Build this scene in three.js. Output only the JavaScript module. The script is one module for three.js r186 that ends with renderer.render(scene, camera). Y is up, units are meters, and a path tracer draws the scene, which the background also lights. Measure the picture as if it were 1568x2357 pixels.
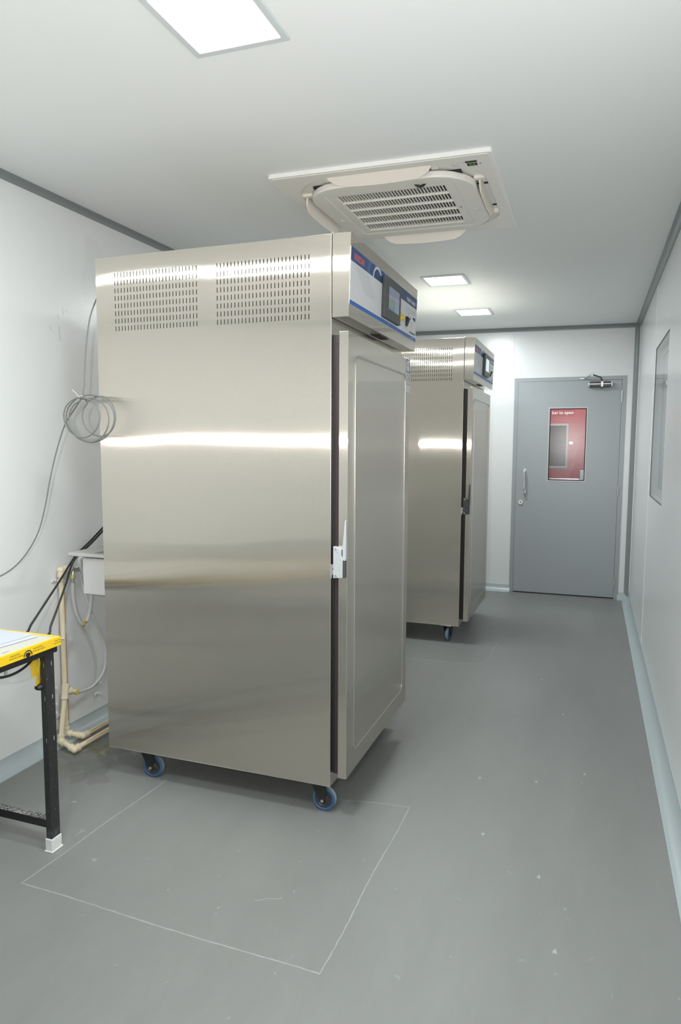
import * as THREE from 'three';
import { RoundedBoxGeometry } from 'three/addons/geometries/RoundedBoxGeometry.js';
import { mergeGeometries } from 'three/addons/utils/BufferGeometryUtils.js';
import { RectAreaLightUniformsLib } from 'three/addons/lights/RectAreaLightUniformsLib.js';

// ------------------------------------------------------------------ camera, light levels, exposure
RectAreaLightUniformsLib.init();
const scene = new THREE.Scene();
scene.background = new THREE.Color(0, 0, 0);
const EYE = 1.48;
const camera = new THREE.PerspectiveCamera(2 * Math.atan(1178.5 / 1591.57) * 180 / Math.PI, 1568 / 2357, 0.012, 40);
camera.position.set(0, EYE, 0);
camera.rotation.set(-0.09704, 0.34801, 0.00411, 'YXZ');
const renderer = new THREE.WebGLRenderer();
renderer.toneMapping = THREE.LinearToneMapping;
renderer.toneMappingExposure = 1.12;
renderer.shadowMap.enabled = true;
const PANEL_LIGHT = 86, PANEL_COLOR = new THREE.Color().setRGB(0.92, 0.987, 1.0);   // LED ceiling panels
const FLASH_LIGHT = 5000, FLASH_COLOR = new THREE.Color().setRGB(1.0, 0.972, 0.95);  // the photographer's flash, left of the lens, its head tilted up
const BRUSH = 0.44;                                                        // spread of the brushed steel's scratches
const FLASH_AT = [-0.165, 1.53, 0.03], FLASH_TILT = 0.5;

// ------------------------------------------------------------------ helpers
let seed = 7;
const rnd = () => { seed = (seed * 1664525 + 1013904223) >>> 0; return seed / 4294967296; };
const V = (x, y, z) => new THREE.Vector3(x, y, z);
const used = {};
function numbered(n) { if (!(n in used)) { used[n] = 0; return n; } used[n]++; return n + '_' + String(used[n]).padStart(3, '0'); }
function mesh(name, geo, mat, parent, pos, rot) {
  const m = new THREE.Mesh(geo, mat); m.name = name; m.castShadow = m.receiveShadow = true;
  if (pos) m.position.set(...pos);
  if (rot) m.rotation.set(...rot);
  if (parent) parent.add(m);
  return m;
}
function top(o, name, label, category, group, kind) {
  o.name = numbered(name); o.userData.label = label; o.userData.category = category;
  if (group) o.userData.group = group;
  if (kind) o.userData.kind = kind;
  scene.add(o); return o;
}
function thing(name, label, category, pos = [0, 0, 0], group) {
  const g = new THREE.Group(); g.position.set(...pos); return top(g, name, label, category, group);
}
function struct(o, name, label, category) { o.name = name; o.userData = { kind: 'structure', label, category }; scene.add(o); return o; }
const rbox = (w, h, d, r = 0.002, s = 2) => new RoundedBoxGeometry(w, h, d, s, Math.min(r, w / 2.01, h / 2.01, d / 2.01));
const box = (w, h, d) => new THREE.BoxGeometry(w, h, d);
const move = (g, x, y, z) => g.translate(x, y, z);
const merge = (list) => mergeGeometries(list.map((g) => { const h = g.index ? g.toNonIndexed() : g; for (const k of Object.keys(h.attributes)) if (!['position', 'normal', 'uv'].includes(k)) h.deleteAttribute(k); return h; }));
function tube(points, r, seg = 80, rad = 8, closed = false, tension = 0.5) {
  return new THREE.TubeGeometry(new THREE.CatmullRomCurve3(points.map((p) => (p.isVector3 ? p : V(...p))), closed, 'centripetal', tension), seg, r, rad, closed);
}
function rod(a, b, r, rad = 14) {                                    // a capped straight rod
  const A = V(...a), B = V(...b), g = new THREE.CylinderGeometry(r, r, A.distanceTo(B), rad);
  g.applyQuaternion(new THREE.Quaternion().setFromUnitVectors(V(0, 1, 0), B.clone().sub(A).normalize()));
  return g.translate((a[0] + b[0]) / 2, (a[1] + b[1]) / 2, (a[2] + b[2]) / 2);
}
function roundRect(w, h, r, cx = 0, cy = 0, P = THREE.Shape) {
  const s = new P(), x = cx - w / 2, y = cy - h / 2;
  s.moveTo(x + r, y); s.lineTo(x + w - r, y); s.absarc(x + w - r, y + r, r, -Math.PI / 2, 0);
  s.lineTo(x + w, y + h - r); s.absarc(x + w - r, y + h - r, r, 0, Math.PI / 2);
  s.lineTo(x + r, y + h); s.absarc(x + r, y + h - r, r, Math.PI / 2, Math.PI);
  s.lineTo(x, y + r); s.absarc(x + r, y + r, r, Math.PI, 1.5 * Math.PI); return s;
}
function rectHole(x0, y0, x1, y1) { const p = new THREE.Path(); p.moveTo(x0, y0); p.lineTo(x0, y1); p.lineTo(x1, y1); p.lineTo(x1, y0); p.closePath(); return p; }
function rectShape(x0, y0, x1, y1) { const p = new THREE.Shape(); p.moveTo(x0, y0); p.lineTo(x1, y0); p.lineTo(x1, y1); p.lineTo(x0, y1); p.closePath(); return p; }
function portal(x0, x1, y1, hx0, hx1, hy1) { const p = new THREE.Shape(); [[x0, 0], [hx0, 0], [hx0, hy1], [hx1, hy1], [hx1, 0], [x1, 0], [x1, y1], [x0, y1]].forEach(([x, y], i) => (i ? p.lineTo(x, y) : p.moveTo(x, y))); p.closePath(); return p; }
const extrude = (s, depth, bevel = 0, curveSegments = 10) => new THREE.ExtrudeGeometry(s, { depth, bevelEnabled: bevel > 0, bevelSize: bevel, bevelThickness: bevel, bevelSegments: 2, curveSegments });
function canvas(w, h, draw) {
  const c = document.createElement('canvas'); c.width = w; c.height = h; draw(c.getContext('2d'), w, h);
  const t = new THREE.CanvasTexture(c); t.colorSpace = THREE.SRGBColorSpace; t.magFilter = THREE.LinearFilter; t.anisotropy = 8; return t;
}
function noiseGrid(n, cells, sd) {                                   // tiling-free value noise, n*n in -1..1
  let s = sd; const r = () => { s = (s * 1664525 + 1013904223) >>> 0; return s / 2147483648 - 1; };
  const out = new Float32Array(n * n);
  let amp = 1;
  for (const c of cells) {
    const g = Array.from({ length: (c + 2) * (c + 2) }, r);
    for (let y = 0; y < n; y++) for (let x = 0; x < n; x++) {
      const fx = x / n * c, fy = y / n * c, ix = fx | 0, iy = fy | 0; let u = fx - ix, v = fy - iy; u = u * u * (3 - 2 * u); v = v * v * (3 - 2 * v);
      const a = g[iy * (c + 2) + ix], b = g[iy * (c + 2) + ix + 1], d = g[(iy + 1) * (c + 2) + ix], e = g[(iy + 1) * (c + 2) + ix + 1];
      out[y * n + x] += amp * (a + (b - a) * u + (d - a) * v + (a - b - d + e) * u * v);
    }
    amp *= 0.62;
  }
  return out;
}
function noiseCanvas(n, cells, sd, base, amount, tint = [1, 1, 1]) {
  const c = document.createElement('canvas'); c.width = c.height = n; const x = c.getContext('2d'), im = x.createImageData(n, n), g = noiseGrid(n, cells, sd);
  for (let i = 0; i < n * n; i++) { for (let k = 0; k < 3; k++) im.data[4 * i + k] = Math.max(0, Math.min(255, base[k] + amount * g[i] * tint[k])); im.data[4 * i + 3] = 255; }
  x.putImageData(im, 0, 0); return c;
}
function metreUV(g) {                                                   // u level, v upright (or along z on level faces), in metres
  const p = g.attributes.position, n = g.attributes.normal, uv = new Float32Array(p.count * 2);
  for (let i = 0; i < p.count; i++) { const a = Math.abs(n.getX(i)), b = Math.abs(n.getY(i)), c = Math.abs(n.getZ(i)); if (b > a && b > c) { uv[2 * i] = p.getX(i); uv[2 * i + 1] = p.getZ(i); } else { uv[2 * i] = a > c ? p.getZ(i) : p.getX(i); uv[2 * i + 1] = p.getY(i); } }
  g.setAttribute('uv', new THREE.BufferAttribute(uv, 2)); return g;
}
const lin = (r, g, b) => new THREE.Color().setRGB(r, g, b);
const std = (r, g, b, rough, extra = {}) => new THREE.MeshStandardMaterial({ color: lin(r, g, b), roughness: rough, ...extra });
const phy = (r, g, b, rough, extra = {}) => new THREE.MeshPhysicalMaterial({ color: lin(r, g, b), roughness: rough, ...extra });

// ------------------------------------------------------------------ materials
// brushed steel: fine vertical scratches tilt the surface left and right
const brush = (() => {
  const w = 1024, h = 128, d = new Uint8Array(w * h * 4); const g = () => Math.sqrt(-2 * Math.log(1 - rnd() * 0.999)) * Math.cos(6.2832 * rnd());
  for (let x = 0; x < w; x++) { let n = 0, left = 0; for (let y = 0; y < h; y++) { if (left-- <= 0) { n = Math.max(-0.85, Math.min(0.85, g() * BRUSH)); left = 2 + rnd() * 5; } const i = (y * w + x) * 4, z = Math.sqrt(1 - n * n); d[i] = 127.5 + 127.5 * n; d[i + 1] = 128; d[i + 2] = 127.5 + 127.5 * z; d[i + 3] = 255; } }
  const t = new THREE.DataTexture(d, w, h); t.wrapS = t.wrapT = THREE.RepeatWrapping; t.magFilter = THREE.LinearFilter; t.repeat.set(32, 64); t.needsUpdate = true; return t;
})();
const M = {
  wall: phy(0.82, 0.835, 0.835, 0.24),
  ceiling: std(0.86, 0.875, 0.87, 0.55),
  cove: phy(0.44, 0.50, 0.515, 0.28),
  coveTop: phy(0.26, 0.285, 0.29, 0.32),
  doorPaint: phy(0.37, 0.40, 0.415, 0.34),
  framePaint: phy(0.37, 0.395, 0.41, 0.32),
  steel: phy(0.68, 0.635, 0.56, 0.085, { metalness: 1, anisotropy: 1.0, normalMap: brush }),
  steelPlain: phy(0.62, 0.60, 0.565, 0.3, { metalness: 1 }),
  chrome: phy(0.78, 0.78, 0.78, 0.1, { metalness: 1 }),
  satin: phy(0.72, 0.73, 0.74, 0.32, { metalness: 1 }),
  latch: phy(0.66, 0.685, 0.70, 0.38, { metalness: 0.55 }),
  latchDark: phy(0.08, 0.085, 0.085, 0.4, { metalness: 0.3 }),
  gasket: std(0.035, 0.018, 0.02, 0.5),
  gasketDark: std(0.012, 0.011, 0.011, 0.5),
  cavity: std(0.06, 0.057, 0.048, 0.8),
  blackPlastic: std(0.013, 0.014, 0.014, 0.45),
  darkPlastic: std(0.06, 0.066, 0.066, 0.4),
  acPlastic: phy(0.84, 0.815, 0.755, 0.38),
  acRim: phy(0.88, 0.87, 0.845, 0.35),
  acFlap: phy(0.88, 0.82, 0.74, 0.38),
  acDuct: std(0.55, 0.54, 0.52, 0.6),
  foam: std(0.02, 0.019, 0.019, 0.9),
  cream: phy(0.84, 0.735, 0.52, 0.36),
  creamDark: phy(0.82, 0.72, 0.52, 0.36),
  brownLine: std(0.42, 0.20, 0.05, 0.5),
  whitePlastic: phy(0.78, 0.78, 0.77, 0.38),
  hose: phy(0.78, 0.78, 0.785, 0.42),
  yellow: phy(0.80, 0.55, 0.06, 0.4),
  brass: phy(0.75, 0.66, 0.30, 0.35),
  greyCable: std(0.19, 0.195, 0.188, 0.42),
  blackCable: std(0.012, 0.014, 0.014, 0.4),
  blue: std(0.045, 0.11, 0.215, 0.42),
  blueWorn: std(0.27, 0.34, 0.40, 0.55),
  hub: std(0.05, 0.05, 0.05, 0.35),
  red: phy(0.42, 0.012, 0.028, 0.32),
  skin: std(0.50, 0.27, 0.18, 0.55),
  hair: std(0.012, 0.009, 0.008, 0.6),
  shirtDark: std(0.05, 0.035, 0.04, 0.8),
  shirtGrey: std(0.32, 0.33, 0.34, 0.8),
  trousers: std(0.03, 0.035, 0.05, 0.85),
  paper: std(0.60, 0.62, 0.66, 0.7),
  glassHazy: phy(1, 1, 1, 0.20, { transmission: 1, thickness: 0, ior: 1.5 }),
  glass: phy(1, 1, 1, 0.0, { transmission: 1, thickness: 0, ior: 1.5 }),
};

// ------------------------------------------------------------------ room shell
const XL = -2.446, XR = 0.379, ZB = -7.115, ZF = 1.3, T = 0.1, SLOPE = 0.0122;
const ceilY = (x) => 2.6135 + (XR - x) * SLOPE;
const L = ZF - ZB;

// floor: sheet flooring with scuffs, flecks of paint and stains
const FX0 = XL - T, FX1 = XR + T, FZ0 = ZB - 1.3, FZ1 = ZF + T;
const floorTex = canvas(2048, 2048, (c, w, h) => {
  c.drawImage(noiseCanvas(512, [7, 17, 40, 110, 256], 11, [138, 139.5, 138], 4.2), 0, 0, w, h);
  const X = (x) => (x - FX0) / (FX1 - FX0) * w, Z = (z) => (z - FZ0) / (FZ1 - FZ0) * h;
  const blot = (x, z, rx, rz, col, a, n = 9) => {                     // a stain with a ragged outline
    c.fillStyle = col; c.globalAlpha = a; c.beginPath();
    for (let i = 0; i <= n * 3; i++) { const t = i / (n * 3) * 2 * Math.PI, k = 0.72 + 0.28 * Math.sin(t * 3 + x * 9) + 0.16 * Math.sin(t * 7 + z * 5); c.lineTo(X(x + Math.cos(t) * rx * k), Z(z + Math.sin(t) * rz * k)); }
    c.fill(); c.globalAlpha = 1;
  };
  // damp and limescale marks below the water pipes
  blot(-2.16, -2.58, 0.17, 0.20, '#72736f', 0.42); blot(-2.05, -2.42, 0.10, 0.13, '#70716e', 0.42); blot(-2.2, -2.45, 0.09, 0.10, '#747571', 0.35); blot(-2.12, -2.50, 0.12, 0.15, '#70716d', 0.3);
  blot(-2.20, -2.66, 0.09, 0.10, '#7a7648', 0.38); blot(-2.16, -2.72, 0.05, 0.06, '#827c45', 0.3);
  for (let i = 0; i < 40; i++) blot(-2.33 + rnd() * 0.2, -2.52 - rnd() * 0.4, 0.006 + rnd() * 0.02, 0.006 + rnd() * 0.016, '#c9cbc6', 0.22);
  for (let i = 0; i < 26; i++) blot(-2.06 + rnd() * 0.1, -2.62 - rnd() * 0.2, 0.005 + rnd() * 0.018, 0.005 + rnd() * 0.014, '#c4c6c2', 0.25);
  blot(-1.79, -2.03, 0.012, 0.03, '#b4b6b2', 0.35); blot(-1.97, -2.2, 0.014, 0.010, '#c5c6c2', 0.6); blot(-1.99, -2.19, 0.006, 0.006, '#b5b6b2', 0.5);
  blot(-1.62, -1.90, 0.013, 0.008, '#c2c4c0', 0.55);
  // scuffs
  c.lineCap = 'round';
  for (let i = 0; i < 110; i++) {
    const x = XL + rnd() * 2.8, z = -0.9 - rnd() * 6, a = rnd() * 6.28, l = 0.01 + rnd() * 0.03; c.strokeStyle = rnd() > 0.35 ? '#b4b6b2' : '#7c7e7b'; c.globalAlpha = 0.16 + rnd() * 0.2; c.lineWidth = 1 + rnd();
    c.beginPath(); c.moveTo(X(x), Z(z)); c.lineTo(X(x + Math.cos(a) * l), Z(z + Math.sin(a) * l)); c.stroke();
  }
  // flecks of white paint
  for (let i = 0; i < 150; i++) { const x = XL + rnd() * 2.8, z = -0.9 - rnd() * 6; blot(x, z, 0.0015 + rnd() * 0.0035, 0.002 + rnd() * 0.004, '#d6d7d3', 0.3 + rnd() * 0.5, 4); }
  for (const [x, z] of [[0.02, -3.2], [-0.12, -2.35], [-0.05, -2.0], [-0.18, -3.05], [-0.34, -2.55], [-0.42, -3.0], [-0.25, -4.45], [-0.1, -3.9]]) blot(x, z, 0.008, 0.012, '#c8cac5', 0.8, 5);
  c.globalAlpha = 1;
});
floorTex.flipY = false;
{
  const g = new THREE.BoxGeometry(FX1 - FX0, T, FZ1 - FZ0); const uv = g.attributes.uv, p = g.attributes.position;
  for (let i = 0; i < uv.count; i++) uv.setXY(i, p.getX(i) / (FX1 - FX0) + 0.5, p.getZ(i) / (FZ1 - FZ0) + 0.5);
  const f = struct(mesh('floor', g, phy(1, 1, 1, 0.42, { map: floorTex, color: lin(0.90, 0.905, 0.90) }), null, [(FX0 + FX1) / 2, -T / 2, (FZ0 + FZ1) / 2]), 'floor', 'grey sheet floor with pale welded seams', 'floor');
  // welded seams round the relaid patches under the chambers
  const seamMat = std(0.355, 0.365, 0.36, 0.55);
  const seam = (pts, w) => {
    const P = []; const q = [];
    for (let k = 0; k + 1 < pts.length; k++) { const n = 60; for (let i = 0; i < n + (k + 2 === pts.length ? 1 : 0); i++) { const t = i / n; P.push([pts[k][0] + (pts[k + 1][0] - pts[k][0]) * t + (rnd() - 0.5) * 0.0022 + 0.003 * Math.sin(P.length * 0.16), pts[k][1] + (pts[k + 1][1] - pts[k][1]) * t + (rnd() - 0.5) * 0.0022 + 0.003 * Math.sin(P.length * 0.13 + 2)]); } }
    const pos = [], idx = [];
    P.forEach(([x, z], i) => {
      const a = P[Math.max(0, i - 1)], b = P[Math.min(P.length - 1, i + 1)], l = Math.hypot(b[0] - a[0], b[1] - a[1]) || 1, nx = -(b[1] - a[1]) / l, nz = (b[0] - a[0]) / l, ww = w * (0.55 + 0.6 * rnd());
      pos.push(x + nx * ww, 0.0001, z + nz * ww, x, 0.0009, z, x - nx * ww, 0.0001, z - nz * ww);
      if (i) { const o = i * 3; idx.push(o - 3, o, o - 2, o, o + 1, o - 2, o - 2, o + 1, o - 1, o + 1, o + 2, o - 1); }
    });
    const gg = new THREE.BufferGeometry(); gg.setAttribute('position', new THREE.Float32BufferAttribute(pos, 3)); gg.setIndex(idx); gg.computeVertexNormals();
    const m = mesh('floor_seam', gg, seamMat, f); m.position.set(-f.position.x, -f.position.y, -f.position.z); return m;
  };
  seam([[-1.72, -2.50], [-1.763, -1.706], [-0.667, -1.679]], 0.0025); seam([[-0.667, -1.679], [-0.653, -2.647]], 0.0023); seam([[-0.653, -2.647], [-0.98, -2.60]], 0.0013);
  seam([[-1.25, -4.575], [-0.70, -4.612]], 0.0018); seam([[-0.70, -4.612], [-0.655, -4.63], [-0.63, -4.8], [-0.615, -5.3]], 0.0022);
  seam([[-0.98, -1.903], [-0.90, -1.945]], 0.0012);
}
// ceiling
{
  const w = XR - XL + 0.02, g = box(w, T, L + 2.4); const m = mesh('ceiling', g, M.ceiling, null, [(XL + XR) / 2, ceilY((XL + XR) / 2) + T / 2, (ZB + ZF) / 2], [0, 0, -SLOPE]);
  struct(m, 'ceiling', 'plain white panelled ceiling', 'ceiling');
}
// left wall with scuffs
{
  const tex = canvas(2048, 1024, (c, w, h) => {
    c.fillStyle = '#ffffff'; c.fillRect(0, 0, w, h);
    const X = (z) => (ZF - z) / L * w, Y = (y) => (2.8 - y) / 2.8 * h;
    const mark = (z, y0, y1, a, lw = 1.4) => { c.strokeStyle = '#5c4f48'; c.globalAlpha = a; c.lineWidth = lw; c.beginPath(); c.moveTo(X(z), Y(y0)); c.lineTo(X(z - 0.004), Y(y1)); c.stroke(); };
    mark(-2.742, 2.045, 1.975, 0.45, 0.6); mark(-2.735, 2.10, 2.08, 0.14); mark(-2.77, 2.14, 2.10, 0.2, 0.9); mark(-2.68, 2.04, 2.02, 0.12); mark(-2.69, 2.03, 2.01, 0.1); mark(-2.80, 2.13, 2.12, 0.1); mark(-2.79, 2.13, 2.12, 0.1);
    c.globalAlpha = 0.035; c.fillStyle = '#8a8868'; c.beginPath(); [[-2.94, 2.52], [-3.05, 2.52], [-3.1, 2.42], [-3.1, 2.2], [-2.93, 2.18], [-2.91, 2.3], [-2.95, 2.42]].forEach(([z, y]) => c.lineTo(X(z), Y(y))); c.fill();
    c.globalAlpha = 1;
  });
  struct(mesh('wall_left', box(T, 2.8, L), phy(1, 1, 1, 0.26, { map: tex, color: M.wall.color }), null, [XL - T / 2, 1.4, (ZB + ZF) / 2]), 'wall_left', 'white coated panel wall behind the pipes', 'wall');
}
// right wall with window opening (z along the shape's x)
const WIN = { z0: -5.19, z1: -4.305, y0: 1.139, y1: 2.132 };
{
  const s = rectShape(-ZF, 0, -ZB + T, 2.8); s.holes.push(rectHole(-WIN.z1, WIN.y0, -WIN.z0, WIN.y1));
  const g = extrude(s, T).rotateY(Math.PI / 2);                        // x -> -z, depth -> +x
  struct(mesh('wall_right', g, M.wall, null, [XR, 0, 0]), 'wall_right', 'white coated panel wall along the passage', 'wall');
  const w = new THREE.Group(); struct(w, 'window_1', 'flush glazed vision panel in the right wall', 'window');
  const zc = (WIN.z0 + WIN.z1) / 2, yc = (WIN.y0 + WIN.y1) / 2, dz = WIN.z1 - WIN.z0, dy = WIN.y1 - WIN.y0;
  mesh('pane', new THREE.PlaneGeometry(dz - 0.008, dy - 0.008).rotateY(-Math.PI / 2), M.glass, w, [XR + 0.003, yc, zc]);
  mesh('pane', new THREE.PlaneGeometry(dz - 0.008, dy - 0.008).rotateY(-Math.PI / 2), M.glass, w, [XR + 0.07, yc, zc]);
  const seal = std(0.10, 0.105, 0.105, 0.5);
  for (const s of [-1, 1]) { mesh('seal', box(0.006, dy, 0.005), seal, w, [XR + 0.004, yc, zc + s * (dz / 2 - 0.0025)]); mesh('seal', box(0.006, 0.005, dz), seal, w, [XR + 0.004, yc + s * (dy / 2 - 0.0025), zc]); }
  mesh('spacer_frame', extrude((() => { const a = rectShape(-dz / 2, -dy / 2, dz / 2, dy / 2); a.holes.push(rectHole(-dz / 2 + 0.05, -dy / 2 + 0.05, dz / 2 - 0.05, dy / 2 - 0.05)); return a; })(), 0.012).rotateY(Math.PI / 2), std(0.5, 0.53, 0.53, 0.4), w, [XR + 0.045, yc, zc]);
}
// back wall with door opening, and the wall behind the photographer
const DOOR = { x0: -0.712, x1: 0.243, y1: 2.105 };
{
  const s = portal(XL - T, XR, 2.8, DOOR.x0 - 0.035, DOOR.x1 + 0.035, DOOR.y1 + 0.032);
  struct(mesh('wall_back', extrude(s, T), M.wall, null, [0, 0, ZB - T]), 'wall_back', 'white end wall around the grey door', 'wall');
  struct(mesh('wall_front', box(XR - XL + 2 * T, 2.8, T), M.wall, null, [(XL + XR) / 2, 1.4, ZF + T / 2]), 'wall_front', 'white wall behind the photographer', 'wall');
}
// floor coves, ceiling coves, corner cove
function coveGeo(r, len, seg = 10, lip = 0.003) {                      // concave quarter in the corner (0,0), open towards +x +y, along z
  const s = new THREE.Shape(); s.moveTo(0, 0); s.lineTo(r, 0); s.lineTo(r, lip); s.absarc(r, r, r - lip, -Math.PI / 2, -Math.PI, true); s.lineTo(0, r); s.closePath();
  return extrude(s, len, 0, seg).translate(0, 0, -len / 2);
}
{
  const cz = (ZB + ZF) / 2, cx = (XL + XR) / 2, W = XR - XL, r = 0.066;
  struct(mesh('baseboard_left', coveGeo(r, L), M.cove, null, [XL, 0, cz]), 'baseboard_left', 'grey coved skirting along the left wall', 'skirting');
  struct(mesh('baseboard_right', coveGeo(r, L).rotateY(Math.PI), M.cove, null, [XR, 0, cz]), 'baseboard_right', 'grey coved skirting along the right wall', 'skirting');
  const bl = DOOR.x0 - 0.03 - XL, br = XR - DOOR.x1 - 0.03;
  const bb = new THREE.Group(); struct(bb, 'baseboard_back', 'grey coved skirting either side of the door', 'skirting');
  mesh('cove', coveGeo(r, bl).rotateY(-Math.PI / 2), M.cove, bb, [XL + bl / 2, 0, ZB]); mesh('cove', coveGeo(r, br).rotateY(-Math.PI / 2), M.cove, bb, [XR - br / 2, 0, ZB]);
  struct(mesh('baseboard_front', coveGeo(r, W).rotateY(Math.PI / 2), M.cove, null, [cx, 0, ZF]), 'baseboard_front', 'grey coved skirting behind the photographer', 'skirting');
  const q = 0.036;
  struct(mesh('trim_1', coveGeo(0.03, L).rotateZ(-Math.PI / 2), M.coveTop, null, [XL, ceilY(XL), cz]), 'trim_1', 'grey ceiling cove along the left wall', 'trim');
  struct(mesh('trim_2', coveGeo(q, L).rotateZ(Math.PI), M.coveTop, null, [XR, ceilY(XR), cz]), 'trim_2', 'grey ceiling cove along the right wall', 'trim');
  struct(mesh('trim_3', coveGeo(q, W).rotateZ(-Math.PI / 2).rotateY(-Math.PI / 2).rotateZ(-SLOPE), M.coveTop, null, [cx, ceilY(cx), ZB]), 'trim_3', 'grey ceiling cove over the door wall', 'trim');
  struct(mesh('trim_4', coveGeo(q, W).rotateZ(-Math.PI / 2).rotateY(Math.PI / 2).rotateZ(-SLOPE), M.coveTop, null, [cx, ceilY(cx), ZF]), 'trim_4', 'grey ceiling cove behind the photographer', 'trim');
  struct(mesh('trim_5', coveGeo(0.046, 2.6).rotateX(Math.PI / 2).rotateY(-Math.PI / 2), M.coveTop, null, [XR, 1.3, ZB]), 'trim_5', 'grey corner cove beside the door', 'trim');
  struct(mesh('trim_6', coveGeo(0.046, 2.6).rotateX(Math.PI / 2), M.coveTop, null, [XL, 1.3, ZB]), 'trim_6', 'grey corner cove behind the far chamber', 'trim');
  const bead = std(0.82, 0.83, 0.82, 0.35);
  struct(mesh('trim_7', box(0.004, 2.5, 0.005), bead, null, [XR - 0.001, 1.32, -5.285]), 'trim_7', 'white sealant joint beside the wall window', 'trim');
  struct(mesh('trim_8', box(0.005, 0.46, 0.003), bead, null, [-0.765, 2.36, ZB + 0.001]), 'trim_8', 'pale panel joint above the door frame', 'trim');
  struct(mesh('trim_9', box(0.005, 2.5, 0.006), bead, null, [XR - 0.002, 1.33, ZB + 0.05]), 'trim_9', 'white edge strip of the corner cove', 'trim');
}
// rooms beyond the window and the door
{
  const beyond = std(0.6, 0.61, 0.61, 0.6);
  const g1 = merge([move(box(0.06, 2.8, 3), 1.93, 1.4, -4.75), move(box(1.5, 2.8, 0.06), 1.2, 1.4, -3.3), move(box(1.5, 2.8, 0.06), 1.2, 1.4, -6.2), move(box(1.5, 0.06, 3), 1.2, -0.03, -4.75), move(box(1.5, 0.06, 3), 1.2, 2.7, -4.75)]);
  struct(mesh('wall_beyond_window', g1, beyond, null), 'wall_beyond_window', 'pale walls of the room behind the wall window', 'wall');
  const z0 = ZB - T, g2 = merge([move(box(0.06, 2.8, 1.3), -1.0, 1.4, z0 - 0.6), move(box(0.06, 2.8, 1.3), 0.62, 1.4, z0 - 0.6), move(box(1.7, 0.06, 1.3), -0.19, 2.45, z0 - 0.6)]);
  struct(mesh('wall_beyond_door', g2, beyond, null), 'wall_beyond_door', 'pale walls of the lobby behind the door', 'wall');
}
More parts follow.
